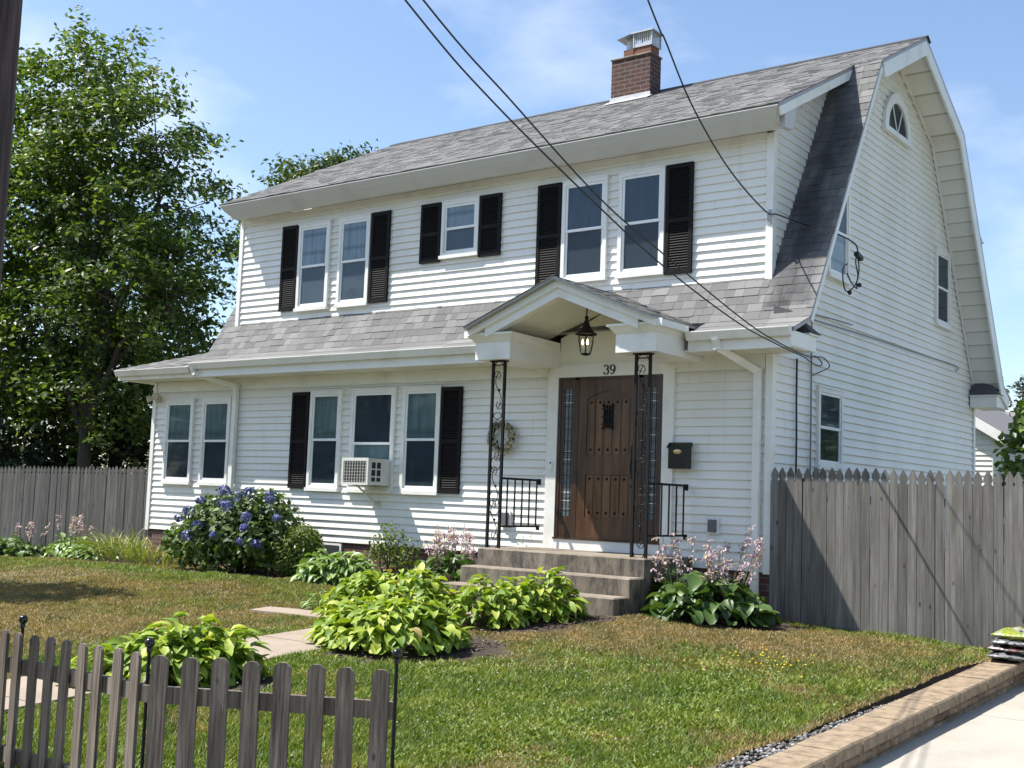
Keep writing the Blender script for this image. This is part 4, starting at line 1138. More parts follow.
m = MB()
for y0, y1 in ((-.42, -.34), (-.31, -.23)):
    for z0, z1 in ((1.07, 1.13), (1.15, 1.24), (1.26, 1.35)):
        m.box(ax1 + .0005, ax1 + .003, y0, y1, z0, z1)
m.build('vent', 'dark_interior', t)
m = MB(); m.bar((ax0 + .22, -.40, 1.012), (ax0 + .30, -.06, .76), .03, .02); m.box(ax0 + .19, ax0 + .26, -.45, -.02, 1.0, 1.015); m.box(ax0 + .27, ax0 + .33, -.065, -.02, .72, .78); m.build('bracket', 'tan_plastic', t)
m = MB(); m.box(-6.93, ax0, -.046, -.030, 1.01, 1.38); m.box(ax1, -6.03, -.046, -.030, 1.01, 1.38); m.build('side_panel', 'ac_white', t)

t = thing('flood_light', (-11.8, -.02, 2.44), 'small beige double flood light on the left corner of the sunroom', 'flood light')
m = MB(); m.box(-11.80, -11.70, -.05, -.003, 2.38, 2.48); m.build('base', 'tan_plastic', t)
for dx, dz in ((-.13, 0.0), (.10, .05)):
    m = MB(); m.tube([(-11.75, -.05, 2.43), (-11.75 + dx * .6, -.10, 2.43 + dz)], .018, 6); m.tube([(-11.75 + dx * .6, -.09, 2.44 + dz), (-11.75 + dx, -.17, 2.42 + dz)], [.035, .062], 10); m.build('lamp_head', 'tan_plastic', t)

# ---------------------------------------------------------------- overhead cables and wiring
def cable(name, pts, r, label, mat='black_cable', n=5, cat='cable', group=None):
    # smooth with Catmull-Rom
    pts = [Vector(p) for p in pts]; out = []
    for i in range(len(pts) - 1):
        p0, p1, p2, p3 = pts[max(i - 1, 0)], pts[i], pts[i + 1], pts[min(i + 2, len(pts) - 1)]
        for k in range(8):
            u = k / 8
            out.append(.5 * ((2 * p1) + (-p0 + p2) * u + (2 * p0 - 5 * p1 + 4 * p2 - p3) * u * u + (-p0 + 3 * p1 - 3 * p2 + p3) * u ** 3))
    out.append(pts[-1])
    m = MB(); m.tube(out, r, n); o = m.build(name, mat, None, True, org=out[-1])
    return tag(o, label, cat, group)
PO = Vector((-.62, -9.5, 0))
def sagline(a, b, s, n=7):
    a, b = Vector(a), Vector(b); return [a.lerp(b, i / n) - Vector((0, 0, s * 4 * (i / n) * (1 - i / n))) for i in range(n + 1)]
cable('overhead_cable', [(.55, -12.5, 7.3), (.55, -9.5, 5.45), (.55, -7.23, 4.31), (.55, -6.23, 3.89), (.55, -4.69, 3.4), (.55, -3.54, 3.08), (.55, -2.04, 2.78), (.55, -.89, 2.66), (.36, .1, 2.68), (.10, .85, 2.73), (.09, 1.2, 2.71), (.08, 1.3, 2.76), (.08, 1.1, 2.82), (.06, .98, 2.79)], .0075, 'lower of two parallel black service cables coming down to the gable corner')
cable('overhead_cable', [(.55, -12.5, 7.5), (.55, -9.5, 5.6), (.55, -7.05, 4.38), (.55, -5.99, 3.96), (.55, -4.69, 3.48), (.55, -3.57, 3.2), (.55, -1.77, 2.8), (.52, -.6, 2.675), (.3, .4, 2.72), (.10, 1.0, 2.80), (.08, 1.35, 2.83), (.08, 1.55, 2.74), (.05, 1.3, 2.64), (.04, 1.11, 2.58)], .0075, 'upper of two parallel black service cables coming down to the gable corner')
cable('overhead_cable', [(.75, -8.5, 9.6), (.52, -6.3, 7.75), (.23, -3.45, 5.77), (.18, -3.02, 5.53), (.10, -2.34, 5.12), (0, -1.45, 4.78), (-.09, -.62, 4.59), (-.19, .24, 4.5), (-.10, .27, 4.49), (.1, .62, 4.42), (.35, 1.05, 4.36), (.52, 1.25, 4.25), (.53, 1.32, 4.14)], .0095, 'black twisted telephone drop cable hooked to the right corner of the dormer')
m = MB(); m.tube([(-.19, .275, 4.53), (-.19, .20, 4.50), (-.19, .20, 4.44), (-.19, .25, 4.41)], .012, 6); m.box(-.215, -.165, .262, .277, 4.38, 4.56); m.build('cable_hook', 'galvanised', H)
cable('gable_wire', [(.53, 1.30, 4.15), (.52, 1.28, 4.02), (.52, 1.36, 3.85), (.50, 1.30, 3.72), (.48, 1.12, 3.62), (.5, .95, 3.66), (.52, .86, 3.85), (.52, 1.0, 3.95)], .009, 'black loop of slack wire at the roof edge beside the upper gable window')
cable('gable_wire', [(.53, 1.32, 4.13), (.5, 1.45, 3.95), (.46, 1.48, 3.78), (.50, 1.38, 3.70), (.5, 1.2, 3.74), (.5, 1.05, 3.84)], .009, 'smaller black wire loop hanging under the splice at the roof edge')
m = MB(); m.bar((.53, 1.27, 4.13), (.54, 1.42, 4.08), .06, .05); m.ball((.5, 1.47, 3.76), .03, 8); m.ball((.5, 1.14, 3.61), .03, 8); tag(m.build('cable_splice', 'black_cable', None, False, org=(.53, 1.3, 4.1)), 'black cable splice with dangling ends on the gable roof edge', 'splice')
cable('gable_wire', [(.022, .66, 2.74), (.022, .66, 2.2), (.024, .67, 1.6), (.022, .66, .2)], .013, 'black vertical cable down the gable wall near the front corner')
cable('gable_wire', [(.022, 1.10, 3.36), (.022, 1.10, 2.9), (.022, 1.11, 2.2), (.022, 1.10, .2)], .012, 'grey conduit down the gable wall left of the lower window', 'grey_cable')
cable('gable_wire', [(.02, 1.12, 3.30), (.02, 3.0, 3.335), (.02, 5, 3.35), (.02, 7.1, 3.37), (.02, 7.12, 3.28)], .009, 'long thin cable running level across the gable wall', 'grey_cable')
cable('gable_wire', [(.02, 1.10, 3.37), (.02, 1.8, 3.40), (.02, 2.5, 3.42)], .008, 'short thin cable above the long level one on the gable wall', 'grey_cable')

# ---------------------------------------------------------------- fences
def board_fence(name, p0, p1, h, zt0, zt1, label, w=.098, slack=.004):
    p0, p1 = Vector((p0[0], p0[1], 0)), Vector((p1[0], p1[1], 0)); d = (p1 - p0); L = d.length; d.normalize(); nrm = Vector((d.y, -d.x, 0))
    t = thing(name, (p0.x, p0.y, zt0 - h), label, 'fence')
    m = MB(); u = 0
    while u < L:
        k = u / L; ww = w + random.uniform(-.004, .004); zt = zt0 + (zt1 - zt0) * k + random.uniform(-.014, .012); zb = zt - h
        o = random.uniform(-.006, .006); tl = random.uniform(-.010, .010)
        c = ww / 2
        # gothic top: notched shoulder then a point
        pf = [(-c, 0), (c, 0), (c, h - .165), (c - .016, h - .145), (c - .017, h - .13), (c - .002, h - .105), (c - .012, h - .065), (.005, h - .002), (-.005, h - .002), (-c + .012, h - .065), (-c + .002, h - .105), (-c + .017, h - .13), (-c + .016, h - .145), (-c, h - .165)]
        base = p0 + d * (u + c) + nrm * o
        m.prism([base + d * (a + tl * b / h) + Vector((0, 0, zb + b)) for a, b in pf], nrm * -.018)
        u += ww + random.uniform(.0, slack)
    m.build('board_panel', 'grey_board', t)
    m = MB()
    for zr in (.3, h / 2, h - .35):
        a = p0 + nrm * -.045; b = p1 + nrm * -.045
        m.bar((a.x, a.y, zt0 - h + zr), (b.x, b.y, zt1 - h + zr), .045, .085)
    m.build('rail', 'grey_board', t)
    k = 0.4
    while k < L:
        q = p0 + d * k + nrm * -.115; f = k / L; m = MB(); m.box(q.x - .045, q.x + .045, q.y - .045, q.y + .045, zt0 + (zt1 - zt0) * f - h - .3, zt0 + (zt1 - zt0) * f - .12); m.build('post', 'grey_board', t); k += 2.4
board_fence('board_fence', (.03, -.06), (6.4, -.02), 1.86, 1.375, 1.35, 'tall weathered grey board fence with gothic tops right of the house')
board_fence('board_fence', (-23.0, -.5), (-11.93, 2.35), 1.86, 1.10, 1.33, 'tall weathered grey board fence left of the sunroom under the maple')

PK = thing('picket_fence', (.86, -9.23, -.87), 'low dark weathered picket fence with rounded tops and black ball topped stakes', 'fence')
def picket(c, d, zt, zb, w):
    c = Vector((c[0], c[1], 0)); d = Vector((d[0], d[1], 0)).normalized(); n = Vector((d.y, -d.x, 0))
    h = zt - zb; a = w / 2; e = random.uniform(-.007, .007); tl = random.uniform(-.013, .013)
    pf = [(-a, 0), (a, 0), (a, h - .030), (a * .86, h - .017), (a * .52, h - .003), (a * .3, h), (-a * .3, h), (-a * .52, h - .003), (-a * .86, h - .017), (-a, h - .030)]
    m = MB(); m.prism([c + n * (.012 + e) + d * (u + tl * v) + Vector((0, 0, zb + v)) for u, v in pf], n * -.019)
    m.build('picket', 'dark_picket', PK)
a, b = Vector((.955, -9.235)), Vector((1.985, -8.715))
for i in range(8):
    p = a.lerp(b, i / 7); picket(p, b - a, .045 + random.uniform(-.004, .004), -.90, .088)
for (p, q) in (((.87, -9.278), (2.05, -8.682)),):
    m = MB(); n = Vector((q[1] - p[1], p[0] - q[0])).normalized()
    for z in (-.155, -.66): m.bar((p[0] - n.x * .03, p[1] - n.y * .03, z), (q[0] - n.x * .03, q[1] - n.y * .03, z), .034, .085)
    m.build('rail', 'dark_picket', PK)
a, b = Vector((.762, -9.235)), Vector((-.66, -9.13)); dl_ = (b - a) / 8
for i in range(16):
    p = a + dl_ * i; picket(p, a - b, .04 - .004 * i + random.uniform(-.004, .004), -.91, .078)
e = a + dl_ * 16
m = MB()
for z in (-.16, -.67): m.bar((.84, -9.215, z), (e.x, e.y + .025, z - .06), .034, .085)
m.build('rail', 'dark_picket', PK)
for (x, y, zt) in ((2.075, -8.70, .125), (.862, -9.235, .095), (-.50, -9.12, .085), (-1.95, -9.0, .06)):
    m = MB(); m.tube([(x, y, -.98), (x, y, zt - .02)], .0095, 8); st = m.build('stake', 'black_iron', PK)
    m = MB(); m.ball((x, y, zt), .027, 14); m.lathe([(.014, zt - .045), (.016, zt - .03), (.011, zt - .022)], (x, y, 0), 10); m.build('finial', 'black_enamel', st, True)

# utility pole at the left edge of the view
m = MB(); px, py = -.69, -9.49
m.tube([(px - .012, py, -1.0), (px, py, 2.2), (px + .01, py, 5), (px + .02, py, 9.2)], [.165, .155, .145, .125], 18)
up = tag(m.build('utility_pole', 'pole_wood', None, True, org=(px, py, -1.0)), 'dark brown wooden utility pole standing beside the picket fence at the street', 'utility pole')
m = MB(); m.ball((px + .12, py - .09, 2.62), .02, 8); m.tube([(px + .1, py - .08, 6.0), (px + .2, py + .0, 6.02)], .02, 6); m.tube([(px + .1, py - .08, 5.8), (px + .2, py + .0, 5.82)], .02, 6); m.build('bolt', 'black_iron', up, org=(px, py, -1.0))

# ---------------------------------------------------------------- stacked garden bags at the end of the wall
def bag(loc, L, W, T, rot, mat, label, band, sag=0.0):
    nx, ny = 14, 9; vs = []; fs = []
    def pt(i, j, s):
        u, v = i / nx * 2 - 1, j / ny * 2 - 1
        e = (max(0, 1 - abs(u) ** 3.2) ** .6) * (max(0, 1 - abs(v) ** 3.0) ** .6)
        wob = .014 * math.sin(5 * u + 3 * v + L * 40) + .011 * math.sin(11 * v - 4 * u + L * 9) + .007 * math.sin(17 * u + 9 * v)
        return (u * L / 2 * (1 - .04 * v * v), v * W / 2 * (1 - .05 * u * u), T / 2 + s * (T / 2 * e + .006) + wob * e - sag * u * u)
    for s in (1, -1):
        for i in range(nx + 1):
            for j in range(ny + 1): vs.append(pt(i, j, s))
    N = (nx + 1) * (ny + 1); id_ = lambda i, j, k: k * N + i * (ny + 1) + j
    for i in range(nx):
        for j in range(ny):
            fs.append((id_(i, j, 0), id_(i + 1, j, 0), id_(i + 1, j + 1, 0), id_(i, j + 1, 0))); fs.append((id_(i, j, 1), id_(i, j + 1, 1), id_(i + 1, j + 1, 1), id_(i + 1, j, 1)))
    for i in range(nx):
        fs.append((id_(i, 0, 0), id_(i, 0, 1), id_(i + 1, 0, 1), id_(i + 1, 0, 0))); fs.append((id_(i, ny, 0), id_(i + 1, ny, 0), id_(i + 1, ny, 1), id_(i, ny, 1)))
    for j in range(ny):
        fs.append((id_(0, j, 0), id_(0, j + 1, 0), id_(0, j + 1, 1), id_(0, j, 1))); fs.append((id_(nx, j, 0), id_(nx, j, 1), id_(nx, j + 1, 1), id_(nx, j + 1, 0)))
    m = MB(); M = Matrix.Rotation(rot, 4, 'Z'); m.add([Vector(loc) + M @ Vector(p) for p in vs], fs)
    t = thing('soil_bag', loc, label, 'bag')
    m.build('sack', mat, t, True)
    m = MB(); k = []
    for i in range(nx + 1):
        if abs(i / nx - .5) < .34: k.append(i)
    v2 = []; f2 = []
    for i in k:
        for j in range(0, 5): q = pt(i, j, 1); v2.append((q[0], q[1], q[2] + .004))
    for a in range(len(k) - 1):
        for j in range(4): f2.append((a * 5 + j, a * 5 + 5 + j, a * 5 + 6 + j, a * 5 + 1 + j))
    m.add([Vector(loc) + M @ Vector(p) for p in v2], f2); m.build('printed_panel', band, t, True)
bag((2.90, -.66, -.478), .74, .46, .075, 1.72, 'bag_black', 'black garden soil bag at the bottom of the pile on the block wall', 'bag_green')
bag((2.92, -.64, -.414), .72, .45, .075, 1.50, 'bag_red', 'dark red garden bag second from the bottom of the pile', 'bag_white')
bag((2.93, -.62, -.350), .72, .44, .075, 1.66, 'bag_white', 'white and black garden bag under the yellow one', 'bag_black')
bag((2.94, -.60, -.287), .68, .41, .085, 1.56, 'bag_yellow', 'yellow green garden bag on top of the pile by the fence', 'bag_green')

# ---------------------------------------------------------------- plants
def blade(n, rg, base, az, L, W, pitch0, bend, twist, cup=.22, ns=5, shape='ovate'):
    """curved leaves: arrays per leaf -> V (n*(ns+1)*3), F quads"""
    t = np.linspace(0, 1, ns + 1)
    if shape == 'ovate': wd = np.sin(np.pi * np.clip(t, 0, 1) ** .72) ** .8
    else: wd = np.clip(np.minimum(1, (1 - t) * 2.2), .05, 1) * (0.6 + .4 * np.sin(np.pi * t))
    wd = wd.copy(); wd[-1] = .02; wd[0] = .10
    pit = pitch0[:, None] - bend[:, None] * t[None]
    ds = L[:, None] / ns
    r = np.concatenate([np.zeros((n, 1)), np.cumsum(np.cos(pit[:, :-1]) * ds, 1)], 1)
    z = np.concatenate([np.zeros((n, 1)), np.cumsum(np.sin(pit[:, :-1]) * ds, 1)], 1)
    ca, sa = np.cos(az)[:, None], np.sin(az)[:, None]
    mid = np.stack([base[:, 0:1] + r * ca, base[:, 1:2] + r * sa, base[:, 2:3] + z], -1)
    tw = twist[:, None] * np.ones_like(t)[None]
    side = np.stack([-sa * np.cos(tw), ca * np.cos(tw), np.sin(tw)], -1)
    up = np.stack([-np.sin(pit) * ca, -np.sin(pit) * sa, np.cos(pit)], -1)
    hw = (W[:, None] * .5 * wd[None])[..., None]
    Lf = mid + side * hw + up * hw * cup * 2; Rt = mid - side * hw + up * hw * cup * 2
    V = np.stack([Lf, mid, Rt], 2).reshape(-1, 3)
    k = (ns + 1) * 3; q = []
    for i in range(ns):
        a = i * 3; q += [(a, a + 1, a + 4, a + 3), (a + 1, a + 2, a + 5, a + 4)]
    F = (np.array(q)[None] + (np.arange(n) * k)[:, None, None]).reshape(-1, 4)
    return V, F
def hosta(x, y, rad, hgt, n, mat, label, seed, lf=.20, wf=.13, flowers=0, group=None, fl_h=(.35, .6), elong=1.0, rot=0):
    if mat != 'green_hosta': n = int(n * 2.0); lf *= .74; wf *= .66
    z = gz1(x, y)
    t = thing('hosta', (x, y, z), label, 'plant', group)
    rg = np.random.default_rng(seed)
    rho = np.sqrt(rg.uniform(0.0, 1, n)); az = rg.uniform(0, 6.283, n)
    lump = .78 + .44 * vnoise(az * 1.6, az * 0 + seed, seed)
    h = hgt * np.sqrt(np.clip(1 - (rho * .97) ** 2, .02, 1)) * (.72 + .4 * rg.uniform(0, 1, n)) * lump
    layer = rg.uniform(.4, 1, n); h = h * np.where(rg.uniform(0, 1, n) < .3, layer, 1)
    r = rho * rad * .86 * lump
    bx, by = r * np.cos(az) * elong, r * np.sin(az)
    c, s = math.cos(rot), math.sin(rot)
    base = np.stack([bx * c - by * s, bx * s + by * c, np.maximum(h - .03, .03)], -1)
    az2 = np.arctan2(base[:, 1], base[:, 0]) + rg.normal(0, .75, n)
    L = lf * rg.uniform(.55, 1.35, n); W = wf * rg.uniform(.75, 1.2, n)
    pitch = R(22) - rho * R(38) + rg.normal(0, .36, n); bend = rg.uniform(.4, 1.5, n)
    V, F = blade(n, rg, base, az2, L, W, pitch, bend, rg.normal(0, .3, n), .20)
    V[:, 2] = np.maximum(V[:, 2], .015)
    npmesh('foliage', V, F, mat, t, smooth=True)
    m = MB()
    for i in range(0, n, 5):
        q = base[i]; m.tube([(q[0] * .15, q[1] * .15, 0), (q[0] * .7, q[1] * .7, q[2] * .7), tuple(q)], .004, 3, False)
    me = m.build('stem', 'flower_stalk', t, org=(0, 0, 0)); 
    if flowers: flower_spikes(t, flowers, rg, rad * .8, hgt, fl_h)
    return t
def flower_spikes(t, k, rg, rad, hgt, fl_h, pet='lilac_petal', ell=1.0):
    for i in range(k):
        a = rg.uniform(0, 6.283); r = rad * math.sqrt(rg.uniform(0, 1)); hh = hgt + rg.uniform(*fl_h)
        lean = rg.uniform(-.14, .14, 2)
        top = np.array([r * math.cos(a) * ell + lean[0], r * math.sin(a) + lean[1], hh]); bs = np.array([r * .6 * math.cos(a) * ell, r * .6 * math.sin(a), .1])
        m = MB(); m.tube([tuple(bs), tuple((bs + top) / 2 + (0, 0, .04)), tuple(top)], [.006, .005, .003], 5)
        st = m.build('flower_stem', 'flower_stalk', t, org=(0, 0, 0))
        nb = int(rg.integers(9, 16)); u = rg.uniform(.58, 1.02, nb); C = bs + (top - bs) * u[:, None] + rg.normal(0, .022, (nb, 3))
        az = rg.uniform(0, 6.283, nb); Vs = []; Fs = []; o = 0
        for q in range(4):
            V, F = blade(nb, rg, C, az + q * 1.57, np.full(nb, .050), np.full(nb, .027), rg.normal(-.45, .5, nb), np.full(nb, .5), np.full(nb, .2), .3, 2)
            Vs.append(V); Fs.append(F + o); o += len(V)
        npmesh('blossom', np.concatenate(Vs), np.concatenate(Fs), pet, st)
hosta(-1.80, -4.55, .82, .48, 560, 'lime_hosta', 'large lime green hosta mound on the right of the walk, nearest the fence stake', 1, .21, .135, elong=1.05)
hosta(-2.78, -3.45, .74, .48, 460, 'lime_hosta', 'lime green hosta mound behind the largest one, left of the steps', 2, .20, .12)
hosta(-1.75, -3.02, .46, .42, 230, 'lime_hosta', 'small yellow green hosta at the foot of the front steps, left one of the pair', 3, .18, .11)
hosta(-1.58, -2.40, .45, .44, 230, 'lime_hosta', 'small yellow green hosta right against the steps, right one of the pair', 4, .20, .12)
hosta(-.42, -.80, .78, .42, 420, 'green_hosta', 'dark green hosta with lilac flower spikes between the steps and the board fence', 5, .215, .16, 22, None, (.22, .62))
hosta(-5.95, -1.12, .68, .40, 260, 'mid_hosta', 'pale edged green hosta against the foundation beside the boxwood', 6, .24, .14)
hosta(-2.38, -6.98, .52, .27, 260, 'lime_hosta', 'yellow green hosta behind the picket fence, left part of the clump', 7, .19, .11)
hosta(-1.97, -6.72, .56, .43, 330, 'lime_hosta', 'bright lime hosta behind the picket fence, right part of the clump', 8, .22, .13)
hosta(-4.25, -.72, .56, .44, 230, 'green_hosta', 'dark hosta full of lilac flower spikes beside the left end of the steps', 9, .2, .12, 16, None, (.2, .48), 1.3)
hosta(-15.3, .75, .55, .35, 130, 'mid_hosta', 'hosta with pale flower spikes in front of the left board fence, right one', 10, .22, .14, 9, None, (.25, .6), 1.5)
hosta(-17.1, .35, .6, .36, 150, 'green_hosta', 'low dark hosta in front of the left board fence, left one', 12, .24, .17, 2, None, (.2, .4), 1.4)
hosta(-14.2, .5, .5, .28, 120, 'mid_hosta', 'low pale hosta between the flowering one and the daylilies by the left fence', 14, .2, .12, 0, None, (.2, .4), 1.5)
hosta(-16.3, .35, .5, .26, 110, 'green_hosta', 'low dark hosta in front of the left board fence, the middle one', 15, .2, .14, 5, None, (.2, .45), 1.5)
hosta(-4.05, -3.25, .2, .2, 40, 'mid_hosta', 'tiny green plant on the lawn where the narrow spur meets the walk', 13, .16, .05)

def grasslike(name, x, y, rad, n, L, W, mat, label, seed, el=1.0):
    z = gz1(x, y); t = thing(name, (x, y, z), label, 'plant'); rg = np.random.default_rng(seed)
    az = rg.uniform(0, 6.283, n); r = rad * np.sqrt(rg.uniform(0, 1, n)); base = np.stack([r * np.cos(az) * el, r * np.sin(az), np.zeros(n)], -1)
    V, F = blade(n, rg, base, az + rg.normal(0, .8, n), L * rg.uniform(.6, 1.2, n), W * rg.uniform(.7, 1.2, n), R(75) + rg.normal(0, .2, n), rg.uniform(.9, 2.2, n), rg.normal(0, .3, n), .15, 5, 'strap')
    V[:, 2] = np.maximum(V[:, 2], .01)
    npmesh('foliage', V, F, mat, t, smooth=True); return t
grasslike('daylily', -12.7, .25, .45, 190, .75, .025, 'daylily_leaf', 'yellowing strap leaved daylily between the left fence and the blue hydrangea', 31, 1.6)
grasslike('daylily', -13.9, .75, .4, 130, .65, .024, 'daylily_leaf', 'greener daylily clump beside the left board fence', 32, 1.6)
grasslike('daylily', -10.9, -.45, .45, 170, .6, .024, 'daylily_leaf', 'yellow brown daylily clump at the left edge of the hydrangea', 33, 1.5)

def shrub(name, x, y, ells, n, size, mat, label, cat, seed, shell=.5, jitter=.8, aspect=.55, stems=7, parent_z=None):
    """leafy bush: leaves fill ellipsoids (cx,cy,cz,rx,ry,rz) local to the base"""
    z = gz1(x, y) if parent_z is None else parent_z
    t = thing(name, (x, y, z), label, cat); rg = np.random.default_rng(seed); Cs = []; Ns = []
    vol = np.array([e[3] * e[4] * e[5] for e in ells]) ** (2 / 3); vol /= vol.sum()
    for e, f in zip(ells, vol):
        k = int(n * f); d = rg.normal(0, 1, (k, 3)); d /= np.linalg.norm(d, axis=1)[:, None]
        rr = (shell + (1 - shell) * rg.uniform(0, 1, k) ** .7)
        lum = .8 + .4 * fbm(d[:, 0] * 2.3 + e[0] * 3, d[:, 1] * 2.3 + d[:, 2] * 2.9, seed)
        C = d * (rr * lum)[:, None] * np.array(e[3:6]) + np.array(e[:3]); Cs.append(C); Ns.append(d + np.array([0, 0, .5]))
    C = np.concatenate(Cs); Nn = np.concatenate(Ns); ok = C[:, 2] > .03; C, Nn = C[ok], Nn[ok]
    V, F = leafset(C, Nn, size, rg, jitter, aspect)
    npmesh('foliage', V, F, mat, t)
    m = MB()
    for i in range(stems):
        e = ells[i % len(ells)]; a = 6.283 * i / stems; q = (e[0] + e[3] * .5 * math.cos(a), e[1] + e[4] * .5 * math.sin(a), e[2] + e[5] * .3)
        m.tube([(.06 * math.cos(a), .06 * math.sin(a), 0), (q[0] * .5, q[1] * .5, q[2] * .55), q], [.016, .011, .006], 5)
    m.build('stem', 'bark', t, org=(0, 0, 0))
    return t, rg
hy, rg = shrub('hydrangea', -8.25, -1.0, [(0, 0, .52, 1.0, .72, .62), (-.35, .05, .72, .65, .6, .5), (.45, .1, .8, .6, .55, .50), (-1.1, .1, .38, .6, .5, .38), (.75, -.1, .5, .45, .45, .45)], 5200, .125, 'hydrangea_leaf', 'big hydrangea bush with blue flower heads in front of the white siding', 'shrub', 41, .45, .7, .62, 12)
heads = []
for i in range(22):
    a = rg.uniform(-3.3, .25); u = rg.uniform(-.3, 1)
    d = np.array([math.cos(a) * math.sqrt(1 - u * u), math.sin(a) * math.sqrt(1 - u * u), u])
    c = np.array([rg.choice([-.3, .1, .45]), -.02, .62]); p = c + d * np.array([.78, .66, .58])
    if p[2] < .2 or any(np.linalg.norm(p - q) < .13 for q in heads): continue
    heads.append(p)
for p in ([.55, -.3, 1.22], [.95, -.25, 1.12], [.42, -.42, 1.15], [.05, -.35, 1.24]): heads.append(np.array(p))
for p in heads:
    r = rg.uniform(.055, .10); k = 60; d = rg.normal(0, 1, (k, 3)); d /= np.linalg.norm(d, axis=1)[:, None]
    V, F = leafset(p + d * r * np.array([1, 1, .8]), d, .05, rg, .25, .9, .1)
    npmesh('flower_head', V, F, 'blue_petal', hy)
shrub('boxwood', -7.0, -.95, [(0, 0, .34, .40, .36, .36), (.12, 0, .52, .3, .28, .25)], 5200, .058, 'box_leaf', 'small rounded olive green boxwood at the right foot of the hydrangea', 'shrub', 42, .55, .8, .5, 5)
shrub('rose_bush', -5.5, -.55, [(0, 0, .5, .30, .25, .42), (.3, .0, .38, .26, .24, .32), (-.25, 0, .42, .22, .2, .3)], 620, .07, 'box_leaf', 'sparse leggy rose bush in front of the brick foundation', 'shrub', 43, .2, 1.0, .55, 8)
t = thing('weed_plant', (-3.25, -.5, .262), 'thin weed growing through the left side of the top step', 'plant')
rgw = np.random.default_rng(3); n = 26
V, F = blade(n, rgw, np.stack([rgw.normal(0, .05, n), rgw.normal(0, .03, n), np.abs(rgw.normal(.1, .07, n))], -1), rgw.uniform(0, 6.28, n), np.full(n, .06), np.full(n, .02), np.full(n, .7), np.full(n, .8), np.zeros(n), .1, 3)
npmesh('foliage', V, F, 'bush_leaf', t)
# broad leaved bush behind the right fence
shrub('broadleaf_bush', 2.5, 2.0, [(0, 0, 1.7, .50, .7, 1.0), (.12, 0, 2.48, .42, .5, .38), (.6, .2, 1.4, .8, .7, 1.05)], 3800, .13, 'bush_leaf', 'bright broad leaved bush rising behind the right board fence', 'bush', 44, .55, .75, .6, 6)

# ---------------------------------------------------------------- trees
def tree(name, loc, blobs, n, size, leafm, label, seed, trunk_r=.2, trunk_h=3, forks=5, aspect=.5, clus=.42, per=46, droop=.35, shell=.35):
    t = thing(name, loc, label, 'tree'); rg = np.random.default_rng(seed)
    B = np.array(blobs, float); vol = (B[:, 3] * B[:, 4] * B[:, 5]) ** (2 / 3); vol /= vol.sum(); K = []
    for b, f in zip(B, vol):
        k = max(3, int(n / per * f)); d = rg.normal(0, 1, (k, 3)); d /= np.linalg.norm(d, axis=1)[:, None]
        rr = shell + (1 - shell) * rg.uniform(0, 1, k) ** .6
        K.append(b[:3] + d * rr[:, None] * b[3:6] * (.82 + .36 * rg.uniform(0, 1, (k, 1))))
    K = np.concatenate(K)
    cen = B[:, :3].mean(0)
    C = []; Nn = []
    for q in K:
        k = int(per * rg.uniform(.6, 1.4)); out = q - cen; out[2] *= .4; out /= np.linalg.norm(out) + 1e-6
        ax = out * rg.uniform(.5, 1.0) + np.array([0, 0, -droop * rg.uniform(0, 1)])
        u = rg.uniform(-.9, .9, (k, 1)); p = q + ax * u * clus * 1.15 + rg.normal(0, clus * .42, (k, 3)) * np.array([1, 1, .6])
        C.append(p); Nn.append(np.tile(np.array([out[0] * .4, out[1] * .4, .9]), (k, 1)))
    V, F = leafset(np.concatenate(C), np.concatenate(Nn), size, rg, .55, aspect, .3)
    npmesh('crown', V, F, leafm, t)
    m = MB()
    m.tube([(0, 0, -.3), (.05, .02, trunk_h * .5), (0, .05, trunk_h)], [trunk_r * 1.25, trunk_r, trunk_r * .85], 10)
    order = rg.permutation(len(K))
    limbs = []
    for i in range(forks):
        b = B[i % len(B)]; tip = b[:3] + rg.normal(0, .3, 3) * b[3:6] + np.array([0, 0, b[5] * .4])
        mid = np.array([tip[0] * .35, tip[1] * .35, trunk_h + (tip[2] - trunk_h) * .45]) + rg.normal(0, .15, 3)
        m.tube([(0, .03, trunk_h * .8), tuple(mid), tuple(tip)], [trunk_r * .6, trunk_r * .38, trunk_r * .1], 7)
        limbs.append((mid, tip))
    for i in order[:min(len(K), 150)]:
        q = K[i]; best = None
        for (mid, tip) in limbs:
            for f in (0, .35, .7):
                s_ = mid + (tip - mid) * f; dd = np.linalg.norm(s_ - q)
                if best is None or dd < best[0]: best = (dd, s_)
        s_ = best[1]; m.tube([tuple(s_), tuple((s_ + q) / 2 + rg.normal(0, .08, 3) - np.array([0, 0, .05])), tuple(q)], [trunk_r * .16, trunk_r * .1, trunk_r * .03], 4, False)
    m.build('trunk', 'bark', t, org=(0, 0, 0))
    return t
mx, my = -18.9, 3.2
